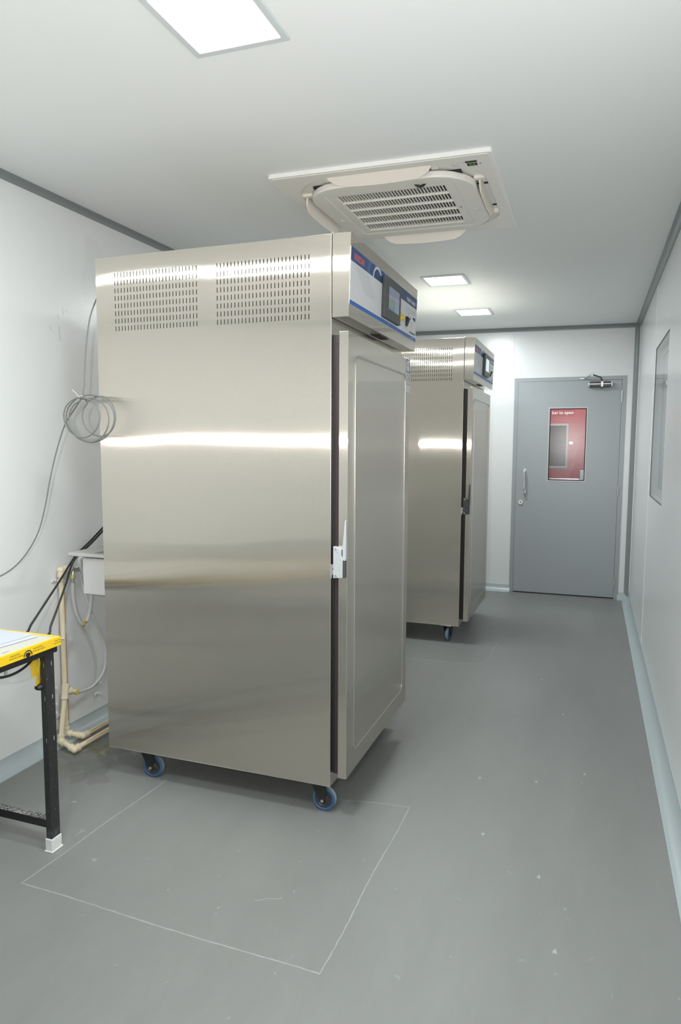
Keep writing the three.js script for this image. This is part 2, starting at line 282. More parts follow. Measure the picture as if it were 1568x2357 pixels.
// ------------------------------------------------------------------ the grey door with its closer
{
  const D = new THREE.Group(); struct(D, 'door_1', 'grey steel door with glazed panel at the far end', 'door');
  const fr = portal(DOOR.x0 - 0.036, DOOR.x1 + 0.036, DOOR.y1 + 0.033, DOOR.x0, DOOR.x1, DOOR.y1);
  mesh('door_frame', extrude(fr, 0.105, 0.0015), M.framePaint, D, [0, 0, ZB - 0.1]);
  const stop = portal(DOOR.x0, DOOR.x1, DOOR.y1, DOOR.x0 + 0.02, DOOR.x1 - 0.02, DOOR.y1 - 0.02);
  mesh('door_stop', extrude(stop, 0.02), M.latchDark, D, [0, 0, ZB - 0.085]);
  const leaf = new THREE.Group(); leaf.name = 'door_leaf'; leaf.position.set(DOOR.x1 - 0.004, 0, ZB + 0.004); leaf.rotation.y = 0.0165; D.add(leaf);
  const x0 = DOOR.x0 - DOOR.x1 + 0.008, X = (x) => x - DOOR.x1 + 0.004;
  const P = { x0: X(-0.408), x1: X(-0.062), y0: 1.137, y1: 1.842 };
  const ls = rectShape(x0, 0.012, 0, DOOR.y1 - 0.004); ls.holes.push(rectHole(P.x0, P.y0, P.x1, P.y1));
  mesh('leaf', extrude(ls, 0.042, 0.001), M.doorPaint, leaf, [0, 0, -0.045]);
  const pf = rectShape(P.x0 - 0.008, P.y0 - 0.008, P.x1 + 0.008, P.y1 + 0.008); pf.holes.push(rectHole(P.x0 + 0.003, P.y0 + 0.003, P.x1 - 0.003, P.y1 - 0.003));
  mesh('glazing_bead', extrude(pf, 0.0025), std(0.55, 0.56, 0.55, 0.4), leaf, [0, 0, -0.002]);
  const pg = rectShape(P.x0, P.y0, P.x1, P.y1); pg.holes.push(rectHole(P.x0 + 0.011, P.y0 + 0.011, P.x1 - 0.011, P.y1 - 0.011));
  mesh('glazing_seal', extrude(pg, 0.012), M.gasketDark, leaf, [0, 0, -0.016]);
  mesh('pane', new THREE.PlaneGeometry(P.x1 - P.x0, P.y1 - P.y0), M.glass, leaf, [(P.x0 + P.x1) / 2, (P.y0 + P.y1) / 2, -0.012]);
  mesh('inner_pane', new THREE.PlaneGeometry(P.x1 - P.x0, P.y1 - P.y0), M.glassHazy, leaf, [(P.x0 + P.x1) / 2, (P.y0 + P.y1) / 2, -0.034]);
  // pull handle, lock
  const hx = X(-0.628);
  const h = mesh('pull_handle', tube([[hx, 1.022, 0], [hx, 1.022, 0.03], [hx, 1.035, 0.045], [hx, 1.12, 0.048], [hx, 1.222, 0.045], [hx, 1.235, 0.03], [hx, 1.235, 0]], 0.0095, 60, 12), M.satin, leaf);
  mesh('rose', new THREE.CylinderGeometry(0.015, 0.015, 0.004, 20).rotateX(Math.PI / 2), M.satin, leaf, [hx, 1.022, 0.001]); mesh('rose', new THREE.CylinderGeometry(0.015, 0.015, 0.004, 20).rotateX(Math.PI / 2), M.satin, leaf, [hx, 1.235, 0.001]);
  const lk = mesh('lock', new THREE.CylinderGeometry(0.022, 0.026, 0.012, 28).rotateX(Math.PI / 2), M.satin, leaf, [X(-0.658), 0.917, 0.005]);
  mesh('keyway', new THREE.CylinderGeometry(0.008, 0.009, 0.006, 18).rotateX(Math.PI / 2), M.chrome, leaf, [X(-0.658), 0.917, 0.013]);
  for (const y of [1.947, 1.05, 0.164]) { const hg = mesh('hinge', new THREE.CylinderGeometry(0.0065, 0.0065, 0.105, 12), M.satin, D, [DOOR.x1 - 0.001, y, ZB + 0.010]); mesh('knuckle', new THREE.CylinderGeometry(0.0072, 0.0072, 0.035, 12), M.satin, hg); }
  mesh('door_seal', box(DOOR.x1 - DOOR.x0, 0.012, 0.03), M.gasketDark, D, [(DOOR.x0 + DOOR.x1) / 2, 0.006, ZB - 0.03]);
  // overhead closer
  const cl = new THREE.Group(); cl.name = 'door_closer'; D.add(cl);
  const cz = ZB + 0.032, cy = 2.058;
  mesh('closer_body', rbox(0.19, 0.052, 0.046, 0.008, 3), M.darkPlastic, cl, [0.046, cy, cz]);
  for (const s of [-1, 1]) mesh('end_cap', rbox(0.018, 0.05, 0.05, 0.009, 4), M.chrome, cl, [0.046 + s * 0.102, cy, cz]);
  mesh('strip', rbox(0.19, 0.009, 0.006, 0.002), M.chrome, cl, [0.046, cy + 0.004, cz + 0.023]);
  mesh('spindle_cover', rbox(0.024, 0.056, 0.05, 0.006, 3), M.chrome, cl, [0.062, cy + 0.003, cz + 0.004]); mesh('spindle_nut', rbox(0.022, 0.014, 0.04, 0.003), M.darkPlastic, cl, [0.062, cy - 0.03, cz]);
  mesh('arm', tube([[0.062, cy + 0.03, cz], [0.05, cy + 0.062, cz + 0.02], [0.03, cy + 0.07, cz + 0.05], [-0.03, cy + 0.085, cz + 0.11]], 0.006, 40, 8), M.latchDark, cl);
  mesh('arm', tube([[-0.03, cy + 0.088, cz + 0.11], [-0.06, cy + 0.078, cz + 0.06], [-0.10, cy + 0.062, cz - 0.018]], 0.0075, 30, 8), M.latch, cl);
  mesh('arm_pivot', new THREE.CylinderGeometry(0.011, 0.011, 0.022, 18), M.chrome, cl, [-0.03, cy + 0.088, cz + 0.11]); mesh('foot_plate', rbox(0.05, 0.012, 0.012, 0.003), M.chrome, cl, [-0.115, cy + 0.062, cz - 0.024]);
}
// red fire door in the lobby
{
  const D = new THREE.Group(); struct(D, 'door_2', 'red fire door seen through the door glass', 'door');
  const z = -8.0, s = rectShape(-0.97, 0, 0.59, 2.42); s.holes.push(rectHole(-0.60, 1.25, -0.272, 1.70));
  mesh('leaf', extrude(s, 0.045), M.red, D, [0, 0, z - 0.045]);
  const f = rectShape(-0.615, 1.235, -0.257, 1.715); f.holes.push(rectHole(-0.598, 1.252, -0.274, 1.698)); mesh('glazing_frame', extrude(f, 0.008, 0.002), std(0.45, 0.47, 0.48, 0.4), D, [0, 0, z]);
  mesh('pane', new THREE.PlaneGeometry(0.328, 0.45), M.glass, D, [-0.436, 1.475, z - 0.02]);
  mesh('panic_bar', rbox(1.0, 0.035, 0.05, 0.006), phy(0.7, 0.74, 0.8, 0.3, { metalness: 0.7 }), D, [-0.62, 1.105, z + 0.03]); mesh('panic_box', rbox(0.055, 0.13, 0.06, 0.01), phy(0.35, 0.38, 0.40, 0.3, { metalness: 0.6 }), D, [-0.10, 1.15, z + 0.03]);
  const tx = canvas(1024, 128, (c, w, h) => { c.fillStyle = '#a5121f'; c.fillRect(0, 0, w, h); c.fillStyle = '#f4f6f4'; c.font = 'bold 84px sans-serif'; c.textBaseline = 'middle'; c.textAlign = 'right'; c.fillText('push bar to open', w - 14, h / 2 + 2); });
  mesh('sign', box(0.50, 0.064, 0.002), std(1, 1, 1, 0.5, { map: tx }), D, [-0.45, 1.838, z + 0.001]);
  struct(mesh('wall_beyond_fire_door', box(2.2, 2.8, 0.06), std(0.42, 0.43, 0.43, 0.7), null, [-0.2, 1.4, -9.2]), 'wall_beyond_fire_door', 'grey wall seen through the fire door pane', 'wall');
}

// ------------------------------------------------------------------ ceiling lights
function ceilingLight(x, z, label, power = PANEL_LIGHT, y = ceilY(x), group = 'square LED panels') {
  const t = thing('ceiling_light', label, 'ceiling light', [x, y, z], group); t.rotation.z = -SLOPE;
  const f = roundRect(0.30, 0.30, 0.004); f.holes.push(roundRect(0.266, 0.266, 0.006, 0, 0, THREE.Path));
  mesh('frame', extrude(f, 0.006, 0.002).rotateX(Math.PI / 2), std(0.62, 0.66, 0.665, 0.4), t, [0, 0, 0]);
  mesh('diffuser', extrude(roundRect(0.268, 0.268, 0.006), 0.003).rotateX(Math.PI / 2), new THREE.MeshStandardMaterial({ color: lin(0.8, 0.8, 0.8), emissive: PANEL_COLOR, emissiveIntensity: 3.0, roughness: 0.5 }), t, [0, -0.001, 0]);
  const l = new THREE.RectAreaLight(PANEL_COLOR, power, 0.262, 0.262); l.position.set(0, -0.0095, 0); l.rotation.x = -Math.PI / 2; l.castShadow = true; t.add(l);
  return t;
}
ceilingLight(-1.0, -1.755, 'bright square LED ceiling panel nearest the camera, left of the air conditioner');
ceilingLight(-1.01, -4.93, 'square LED ceiling panel right behind the ceiling air conditioner');
ceilingLight(-1.01, -6.155, 'farthest square LED ceiling panel, nearest the door');
ceilingLight(-1.0, -0.62, 'square LED ceiling panel mirrored in the near chamber, above the photographer');
ceilingLight(-0.25, ZB - 0.6, 'square LED ceiling panel of the lobby behind the door glass', 30, 2.42, 'square LED panels');
ceilingLight(1.3, -4.75, 'square LED ceiling panel of the room behind the wall window', 40, 2.67, 'square LED panels');

// ------------------------------------------------------------------ stability chambers
function wavySheet(xs, ys, isHole, wave) {
  const nx = xs.length, ny = ys.length, pos = [], nor = [], uv = [], idx = [];
  for (let j = 0; j < ny; j++) for (let i = 0; i < nx; i++) {
    const x = xs[i], y = ys[j], e = 0.004, h = wave(x, y), gx = (wave(x + e, y) - wave(x - e, y)) / (2 * e), gy = (wave(x, y + e) - wave(x, y - e)) / (2 * e), l = Math.hypot(gx, gy, 1);
    pos.push(x, y, h); nor.push(-gx / l, -gy / l, 1 / l); uv.push(x, y);
  }
  for (let j = 0; j + 1 < ny; j++) for (let i = 0; i + 1 < nx; i++) {
    if (isHole((xs[i] + xs[i + 1]) / 2, (ys[j] + ys[j + 1]) / 2)) continue;
    const a = j * nx + i; idx.push(a, a + 1, a + nx, a + 1, a + nx + 1, a + nx);
  }
  const g = new THREE.BufferGeometry(); g.setAttribute('position', new THREE.Float32BufferAttribute(pos, 3)); g.setAttribute('normal', new THREE.Float32BufferAttribute(nor, 3)); g.setAttribute('uv', new THREE.Float32BufferAttribute(uv, 2)); g.setIndex(idx); return g;
}
const BD = 1.058, BW = 1.0, BY0 = 0.13, BY1 = 2.25;                       // body depth (x), width (z), bottom and top
const SLOTS = [[-0.962, -0.572], [-0.479, -0.090]], SR0 = 1.948, SPITCH = 0.0308, SLEN = 0.0195, SW = 0.0033, SCOLS = 26, SROWS = 8;
function sidePanelGeo(ph) {
  const xs = new Set(), ys = new Set();
  const colX = []; for (const [a, b] of SLOTS) for (let k = 0; k < SCOLS; k++) { const c = a + (b - a) * k / (SCOLS - 1); colX.push(c); xs.add(c - SW / 2); xs.add(c + SW / 2); }
  const rowY = []; for (let k = 0; k < SROWS; k++) { const y = SR0 + k * SPITCH; rowY.push(y); ys.add(y); ys.add(y + SLEN); }
  for (let k = 0; k <= 40; k++) { const x = -BD + BD * k / 40; if (!SLOTS.some(([a, b]) => x > a - 0.004 && x < b + 0.004)) xs.add(x); }
  for (let k = 0; k <= 90; k++) { const y = BY0 + (BY1 - BY0) * k / 90; if (y < SR0 - 0.004 || y > SR0 + 7 * SPITCH + SLEN + 0.004) ys.add(y); }
  const X = [...xs].sort((a, b) => a - b), Y = [...ys].sort((a, b) => a - b);
  const wave = (x, y) => {                                            // slight oil-canning of the thin sheet, nil at its folded edges
    const fade = Math.sin(Math.PI * Math.min(1, Math.max(0, (x + BD) / BD))) ** 0.6;
    return fade * (0.00030 * Math.sin(7.0 * x + 1.3 * y + ph) + 0.00075 * Math.sin(4.3 * y + 4.6 * x + ph * 2) + 0.0022 * (y - 1.2) * Math.sin(8 * x + ph) * Math.exp(-((y - 1.3) ** 2) / 0.5) + 0.0024 * Math.exp(-((x + 0.58) ** 2) / 0.07 - ((y - 0.98 - 0.1 * Math.sin(ph)) ** 2) / 0.022) + 0.00016 * Math.sin(9 * y - 6 * x + ph) + 0.00005 * Math.sin(17 * x + 8 * y));
  };
  return wavySheet(X, Y, (x, y) => rowY.some((r) => y > r && y < r + SLEN) && colX.some((c) => Math.abs(c - x) < SW / 2), wave);
}
const screenTex = canvas(256, 192, (c, w, h) => {
  c.fillStyle = '#8e9cb8'; c.fillRect(0, 0, w, h); c.fillStyle = '#b3a7b3'; c.fillRect(0, h * 0.36, w * 0.7, h * 0.16); c.fillStyle = '#8fa89f'; c.fillRect(0, h * 0.56, w * 0.55, h * 0.3); c.fillStyle = '#a3b5c6'; c.fillRect(w * 0.6, h * 0.3, w * 0.4, h * 0.7);
});
function fasciaTex() {
  return canvas(2020, 412, (c, w, h) => {
    const mm = w / 1010;                                              // drawn in millimetres
    c.scale(mm, mm); const W = 1010, H = 206;
    c.fillStyle = '#d6d7da'; c.fillRect(0, 0, W, H);
    c.fillStyle = '#243d6d'; c.fillRect(0, 0, W, 50); c.fillStyle = '#2b4a80'; c.fillRect(0, 0, 250, 50);
    c.save(); c.beginPath(); c.rect(0, 0, W, 50); c.clip();            // swirls
    c.lineCap = 'round';
    for (const [x, y, r, lw, col, al] of [[300, 70, 92, 26, '#5b79ad', 0.55], [335, 62, 58, 9, '#e6edf6', 0.95], [340, 66, 70, 10, '#a9bbd8', 0.6], [560, -60, 130, 22, '#8ea3c8', 0.6], [590, -50, 118, 5, '#dfe7f2', 0.8], [640, -70, 150, 4, '#8fa6cc', 0.7]]) { c.globalAlpha = al; c.strokeStyle = col; c.lineWidth = lw; c.beginPath(); c.arc(x, y, r, Math.PI * 0.3, Math.PI * 1.75); c.stroke(); }
    c.globalAlpha = 1; c.restore();
    c.fillStyle = '#e8583a'; c.font = 'bold 33px sans-serif'; c.textBaseline = 'middle'; c.textAlign = 'left'; c.save(); c.translate(38, 27); c.scale(0.86, 1); c.fillText('MIKESAR', 0, 0); c.restore();
    c.fillStyle = '#e7ecf2'; c.font = 'bold 21px sans-serif'; c.save(); c.translate(812, 31); c.scale(0.8, 1); c.fillText('STABILITY CHAMBER', 0, 0); c.restore();
    c.strokeStyle = '#a9abb0'; c.lineWidth = 1.2;                       // fine ruled fans
    for (let i = 0; i < 16; i++) { c.beginPath(); c.moveTo(44 + i * 9, 58 + i * 5.2); c.lineTo(225 + i * 6, 58 + i * 5.2); c.stroke(); }
    for (let i = 0; i < 12; i++) { c.beginPath(); c.moveTo(800 + i * 5, 70 + i * 4.6); c.lineTo(985 - i * 4, 70 + i * 4.6); c.stroke(); }
    c.fillStyle = '#efefef'; c.fillRect(880, 92, 112, 86); c.fillStyle = '#2c2f7c'; c.fillRect(938, 96, 52, 14); c.fillStyle = '#c9c9d6'; c.fillRect(938, 110, 52, 8); c.fillStyle = '#b9a9a9'; c.fillRect(884, 98, 30, 16);
    c.fillStyle = '#9a9ca0'; for (let i = 0; i < 6; i++) { c.fillRect(886, 122 + i * 8, 100, 1.6); c.fillRect(886, 125 + i * 8, 60, 1.2); } c.fillStyle = '#3a3c42'; c.fillRect(882, 171, 110, 7);
    c.fillStyle = '#55575b'; c.font = 'bold 9px sans-serif'; c.fillText('MAINS', 698, 168); c.fillText('LIGHT', 802, 166);
    c.fillStyle = '#2f66b0'; c.fillRect(0, 190, W, 16);
    c.fillStyle = '#d9e3ee'; c.beginPath(); c.arc(520, 198, 3.6, 0, 7); c.fill(); c.font = '9px sans-serif'; c.fillText('www.mikesar.com', 900, 198.5);
  });
}
const fascia = fasciaTex();
const stickerTex = canvas(256, 640, (c, w, h) => {
  c.fillStyle = '#2e4f92'; c.fillRect(0, 0, w, 262); c.fillStyle = '#dfe4ee'; c.beginPath(); c.ellipse(w / 2, 132, 104, 118, 0, 0, 7); c.fill(); c.fillStyle = '#c0384a'; c.font = 'bold 96px sans-serif'; c.textAlign = 'center'; c.textBaseline = 'middle'; c.save(); c.translate(w / 2, 118); c.scale(0.86, 1); c.fillText('GFS', 0, 0); c.restore(); c.font = '30px sans-serif'; c.fillText('free', w / 2, 184);
  c.fillStyle = '#c9d1d4'; c.fillRect(0, 262, w, 198); c.strokeStyle = '#15181a'; c.lineWidth = 20; c.beginPath(); c.arc(104, 362, 66, Math.PI * 0.55, Math.PI * 1.45); c.stroke(); c.beginPath(); c.arc(222, 362, 66, Math.PI * 0.55, Math.PI * 1.45); c.stroke(); c.beginPath(); c.moveTo(156, 362); c.lineTo(208, 362); c.stroke();
  c.fillStyle = '#aab5b4'; c.fillRect(0, 460, w, 40); c.fillStyle = '#d3dcd9'; c.fillRect(0, 500, w, 140);
});
function sub(parent, name) { const g = new THREE.Group(); g.name = name; parent.add(g); return g; }
// caster: fork, wheel, tyre, axle (axle along local z, wheel trails to +x)
const casterGeo = (() => {
  const R = 0.049, wd = 0.032;
  const tyre = new THREE.LatheGeometry([[0.034, -wd / 2], [0.046, -wd / 2], [0.049, -wd / 2 + 0.005], [0.0495, 0], [0.049, wd / 2 - 0.005], [0.046, wd / 2], [0.034, wd / 2], [0.034, -wd / 2]].map(([x, y]) => new THREE.Vector2(x, y)), 44).rotateX(Math.PI / 2);
  const tread = new THREE.LatheGeometry([[0.0478, -wd / 2 + 0.004], [0.0497, -wd / 2 + 0.007], [0.0501, 0], [0.0497, wd / 2 - 0.007], [0.0478, wd / 2 - 0.004]].map(([x, y]) => new THREE.Vector2(x, y)), 44).rotateX(Math.PI / 2);
  const hub = new THREE.LatheGeometry([[0.006, -wd / 2 - 0.001], [0.014, -wd / 2 - 0.001], [0.015, -wd / 2 + 0.006], [0.027, -wd / 2 + 0.008], [0.028, -wd / 2 + 0.001], [0.035, -wd / 2], [0.035, wd / 2], [0.028, wd / 2 - 0.001], [0.027, wd / 2 - 0.008], [0.015, wd / 2 - 0.006], [0.014, wd / 2 + 0.001], [0.006, wd / 2 + 0.001]].map(([x, y]) => new THREE.Vector2(x, y)), 36).rotateX(Math.PI / 2);
  const axle = new THREE.CylinderGeometry(0.0065, 0.0065, wd + 0.032, 16).rotateX(Math.PI / 2);
  const cheek = new THREE.Shape(); cheek.moveTo(-0.052, 0.12); cheek.lineTo(0.012, 0.12); cheek.lineTo(0.018, 0.098); cheek.lineTo(0.012, 0.045); cheek.absarc(0, 0.049, 0.013, 0, -Math.PI, true); cheek.lineTo(-0.035, 0.085); cheek.closePath();
  const fork = merge([extrude(cheek, 0.004).translate(0, 0, wd / 2 + 0.006), extrude(cheek, 0.004).translate(0, 0, -wd / 2 - 0.010), move(rbox(0.066, 0.006, wd + 0.02, 0.002), -0.02, 0.117, 0), new THREE.CylinderGeometry(0.024, 0.028, 0.01, 24).translate(-0.034, 0.123, 0)]);
  const plate = rbox(0.085, 0.006, 0.085, 0.002);
  return { tyre, tread, hub, axle, fork, plate, R };
})();
function caster(parent, x, z, turn) {                                    // x, z of the wheel's contact
  const c = sub(parent, 'caster'), px = x - 0.034 * Math.cos(turn), pz = z + 0.034 * Math.sin(turn);
  const s = new THREE.Group(); c.position.set(x, 0, z); c.rotation.y = turn;
  mesh('mount_plate', casterGeo.plate, M.satin, c, [-0.034, 0.128, 0]);
  mesh('fork', casterGeo.fork, M.blackPlastic, c); mesh('wheel_hub', casterGeo.hub, M.hub, c, [0, casterGeo.R, 0]);
  mesh('tyre', casterGeo.tyre, M.blue, c, [0, casterGeo.R, 0]).userData.label = 'blue rubber tyre'; mesh('tread', casterGeo.tread, M.blueWorn, c, [0, casterGeo.R, 0]); mesh('axle', casterGeo.axle, M.chrome, c, [0, casterGeo.R, 0]);
}
function chamber(label, pos, o) {
  const t = thing('stability_chamber', label, 'chamber', pos, 'steel stability chambers');
  // body: box behind the side skin, folded edges, plinth
  const side = 0.024;
  mesh('body', metreUV(move(box(BD, BY1 - BY0, BW - side), -BD / 2, (BY0 + BY1) / 2, -side - (BW - side) / 2)), M.steel, t);
  mesh('side_panel', sidePanelGeo(o.phase), M.steel, t);
  mesh('panel_fold', metreUV(merge([move(box(0.0012, BY1 - BY0, side), -BD + 0.0006, (BY0 + BY1) / 2, -side / 2 - 0.0005), move(box(0.0012, BY1 - BY0, side), -0.0006, (BY0 + BY1) / 2, -side / 2 - 0.0005), move(box(BD, 0.0012, side), -BD / 2, BY0 + 0.0006, -side / 2 - 0.0005), move(box(BD, 0.0012, side), -BD / 2, BY1 - 0.0006, -side / 2 - 0.0005)])), M.steel, t);
  mesh('vent_backing', box(BD - 0.08, 0.32, 0.002), M.cavity, t, [-BD / 2, 2.06, -side + 0.0015]);
  mesh('edge_bead', merge([rod([-0.001, BY0, -0.0008], [-0.001, BY1, -0.0008], 0.0016, 8), rod([-BD, BY1 - 0.001, -0.0008], [0, BY1 - 0.001, -0.0008], 0.0014, 8), rod([-BD, BY0 + 0.001, -0.0008], [0, BY0 + 0.001, -0.0008], 0.0014, 8)]), M.steelPlain, t);
  // control head
  const hp = new THREE.Shape(); hp.moveTo(0.0045, 1.95); hp.lineTo(0.066, 1.95); hp.lineTo(0.0755, 2.248); hp.lineTo(0.0045, 2.251); hp.closePath();
  const hg = new THREE.ExtrudeGeometry(hp, { depth: 1.01, bevelEnabled: true, bevelSize: 0.001, bevelThickness: 0.001, bevelSegments: 1 });
  metreUV(hg);
  const head = mesh('control_head', hg, M.steel, t, [0, 0, -1.01]);
  const tilt = Math.atan2(0.0095, 0.298), fx = (y) => 0.066 + (y - 1.95) / 0.298 * 0.0095 + 0.0016;
  const F = sub(t, 'control_panel'); F.position.set(fx(2.0985), 2.0985, -0.505); F.rotation.set(0, 0, -tilt);
  mesh('printed_fascia', new THREE.BoxGeometry(0.0012, 0.206, 1.008), [std(1, 1, 1, 0.38, { map: fascia }), M.whitePlastic, M.whitePlastic, M.whitePlastic, M.whitePlastic, M.whitePlastic], F);
  // along the head: s metres from its near end -> local z
  const zs = (s) => 0.505 - s;
  mesh('touchscreen', rbox(0.018, 0.168, 0.244, 0.004, 3), M.darkPlastic, F, [0.0095, 0.002, zs(0.526)]);
  mesh('screen_display', box(0.001, 0.094, 0.166), [o.screen, M.darkPlastic, M.darkPlastic, M.darkPlastic, M.darkPlastic, M.darkPlastic], F, [0.0187, 0.006, zs(0.532)]);
  mesh('indicator_button', new THREE.CylinderGeometry(0.0135, 0.016, 0.016, 24).rotateZ(-Math.PI / 2), phy(0.75, 0.5, 0.02, 0.22, { clearcoat: 0.6 }), F, [0.008, -0.032, zs(0.714)]); mesh('indicator_ring', new THREE.TorusGeometry(0.0165, 0.003, 10, 28).rotateY(Math.PI / 2), M.brass, F, [0.002, -0.032, zs(0.714)]);
  const rs = new THREE.Shape(); rs.moveTo(0, -0.021); rs.lineTo(0.003, -0.021); rs.lineTo(0.016, 0.014); rs.lineTo(0.012, 0.02); rs.lineTo(0, 0.021); rs.closePath();
  mesh('rocker_switch', extrude(rs, 0.026, 0.001).translate(0, 0, -0.013), M.blackPlastic, F, [0.001, -0.034, zs(0.815)]);
  mesh('inset_grille', box(0.036, 0.004, 0.155), M.blackPlastic, head, [0.036, 1.949, 1.01 - 0.50]);
  mesh('top_rivet', new THREE.SphereGeometry(0.0035, 12, 8), M.satin, t, [0.002, 2.2535, -0.006]);
  mesh('seam', box(0.004, 0.298, 0.9), M.cavity, t, [0.0025, 2.1, -0.47]);
  // door
  const d = sub(t, 'door'), dx0 = 0.031, dx1 = 0.067, dy0 = 0.172, dy1 = 1.898, dw = 0.915;
  mesh('door_slab', metreUV(rbox(dx1 - dx0, dy1 - dy0, dw, 0.0022, 2)), M.steel, d, [(dx0 + dx1) / 2, (dy0 + dy1) / 2, -dw / 2]);
  { const r = 0.03, ax = -0.09, bx = -0.84, ay = 0.25, by = 1.817, pts = []; const arc = (cx, cy, a0) => { for (let i = 0; i <= 6; i++) { const a = a0 + i / 6 * Math.PI / 2; pts.push([dx1, cy + r * Math.sin(a), cx + r * Math.cos(a)]); } };
    arc(ax - r, by - r, 0); arc(bx + r, by - r, Math.PI / 2); arc(bx + r, ay + r, Math.PI); arc(ax - r, ay + r, 1.5 * Math.PI);
    const path = new THREE.CurvePath(); for (let i = 0; i < pts.length; i++) path.add(new THREE.LineCurve3(V(...pts[i]), V(...pts[(i + 1) % pts.length])));
    const g = new THREE.TubeGeometry(path, 260, 0.0042, 8, true); const p = g.attributes.position; for (let i = 0; i < p.count; i++) p.setX(i, dx1 + (p.getX(i) - dx1) * 0.45); g.computeVertexNormals(); mesh('pressed_bead', g, M.steelPlain, d); }
  mesh('gasket', merge([move(box(0.016, dy1 - dy0 - 0.03, 0.03), 0.023, (dy0 + dy1) / 2, -0.027), move(box(0.016, 0.03, dw - 0.02), 0.023, dy1 - 0.028, -dw / 2), move(box(0.016, 0.03, dw - 0.02), 0.023, dy0 + 0.028, -dw / 2), move(box(0.016, dy1 - dy0 - 0.03, 0.03), 0.023, (dy0 + dy1) / 2, -dw + 0.03)]), o.gasket, d);
  mesh('gasket_seat', merge([move(box(0.014, dy1 - dy0 - 0.02, 0.06), 0.0075, (dy0 + dy1) / 2, -0.05), move(box(0.014, 0.05, dw - 0.06), 0.0075, dy1 - 0.04, -dw / 2), move(box(0.014, 0.05, dw - 0.06), 0.0075, dy0 + 0.04, -dw / 2)]), M.gasketDark, d);
  // latch: keeper on the body, case and lever on the door edge
  const lt = sub(t, 'latch');
  const k = new THREE.Shape(); k.moveTo(-0.002, 0.97); k.lineTo(0.004, 0.97); k.lineTo(0.006, 0.985); k.lineTo(0.018, 0.988); k.lineTo(0.02, 1.018); k.lineTo(0.012, 1.025); k.lineTo(0.004, 1.024); k.lineTo(-0.002, 1.02); k.closePath(); { const hh = new THREE.Path(); hh.absarc(0.0125, 1.005, 0.0055, 0, Math.PI * 2, true); k.holes.push(hh); }
  mesh('keeper', extrude(k, 0.006, 0.0005), o.keeper, lt, [0.002, 0, 0.0005]);
  const cs = new THREE.Shape(); cs.moveTo(0.018, 0.975); cs.lineTo(0.054, 0.978); cs.lineTo(0.0545, 1.05); cs.lineTo(0.049, 1.06); cs.lineTo(0.049, 1.084); cs.lineTo(0.03, 1.094); cs.lineTo(0.018, 1.095); cs.closePath();
  mesh('latch_case', extrude(cs, 0.018, 0.0008), o.latch, lt, [0, 0, 0.0005]);
  for (const [x, y] of [[0.028, 1.086], [0.028, 0.984]]) { const sc = mesh('screw', new THREE.CylinderGeometry(0.0045, 0.0045, 0.003, 16).rotateX(Math.PI / 2), M.satin, lt, [x, y, 0.02]); }
  for (const [x, y] of [[0.034, 1.074], [0.047, 1.046], [0.044, 1.008]]) mesh('pin', new THREE.CylinderGeometry(0.0016, 0.0016, 0.002, 10).rotateX(Math.PI / 2), M.satin, lt, [x, y, 0.0195]);
  const lv = new THREE.Shape(); lv.moveTo(0.056, 1.045); lv.lineTo(0.064, 1.043); lv.lineTo(0.0665, 1.05); lv.lineTo(0.0665, 1.194); lv.lineTo(0.063, 1.194); lv.lineTo(0.055, 1.10); lv.closePath();
  mesh('lever', extrude(lv, 0.014, 0.0008), o.latch, lt, [0, 0, 0.002]);
  mesh('latch_bolt', rbox(0.009, 0.065, 0.014, 0.002), M.latchDark, lt, [0.059, 1.008, 0.008]);
  if (o.sticker) mesh('sticker', new THREE.BoxGeometry(0.0008, 0.16, 0.066), [std(1, 1, 1, 0.35, { map: stickerTex }), M.whitePlastic, M.whitePlastic, M.whitePlastic, M.whitePlastic, M.whitePlastic], d, [dx1 + 0.0006, 1.815, -0.879]).userData.label = 'blue and white maker sticker';
  for (const [x, z, a] of o.casters) caster(t, x, z, a);
  return t;
}
chamber('large stainless steel stability chamber on casters in the foreground', [-0.928, 0, -2.45], {
  phase: 0.7, gasket: M.gasket, latch: M.latch, keeper: M.satin, sticker: true,
  screen: new THREE.MeshStandardMaterial({ map: screenTex, color: lin(0.5, 0.5, 0.5), roughness: 0.2, emissive: lin(1, 1, 1), emissiveMap: screenTex, emissiveIntensity: 0.16 }),
  casters: [[-0.046, -0.060, 0], [-0.866, -0.060, 0.06], [-0.10, -0.93, 0.4], [-0.87, -0.93, -0.5]],
});
chamber('second stainless steel stability chamber standing behind, nearer the grey door', [-0.893, 0, -5.06], {
  phase: 2.9, gasket: M.gasketDark, latch: M.latchDark, keeper: M.satin, sticker: false,
  screen: new THREE.MeshStandardMaterial({ color: lin(0.6, 0.63, 0.65), roughness: 0.2, emissive: lin(0.9, 0.97, 1), emissiveIntensity: 0.35 }),
  casters: [[-0.088, -0.075, 1.42], [-0.9, -0.075, 1.2], [-0.10, -0.93, 0.8], [-0.9, -0.93, 0.3]],
});

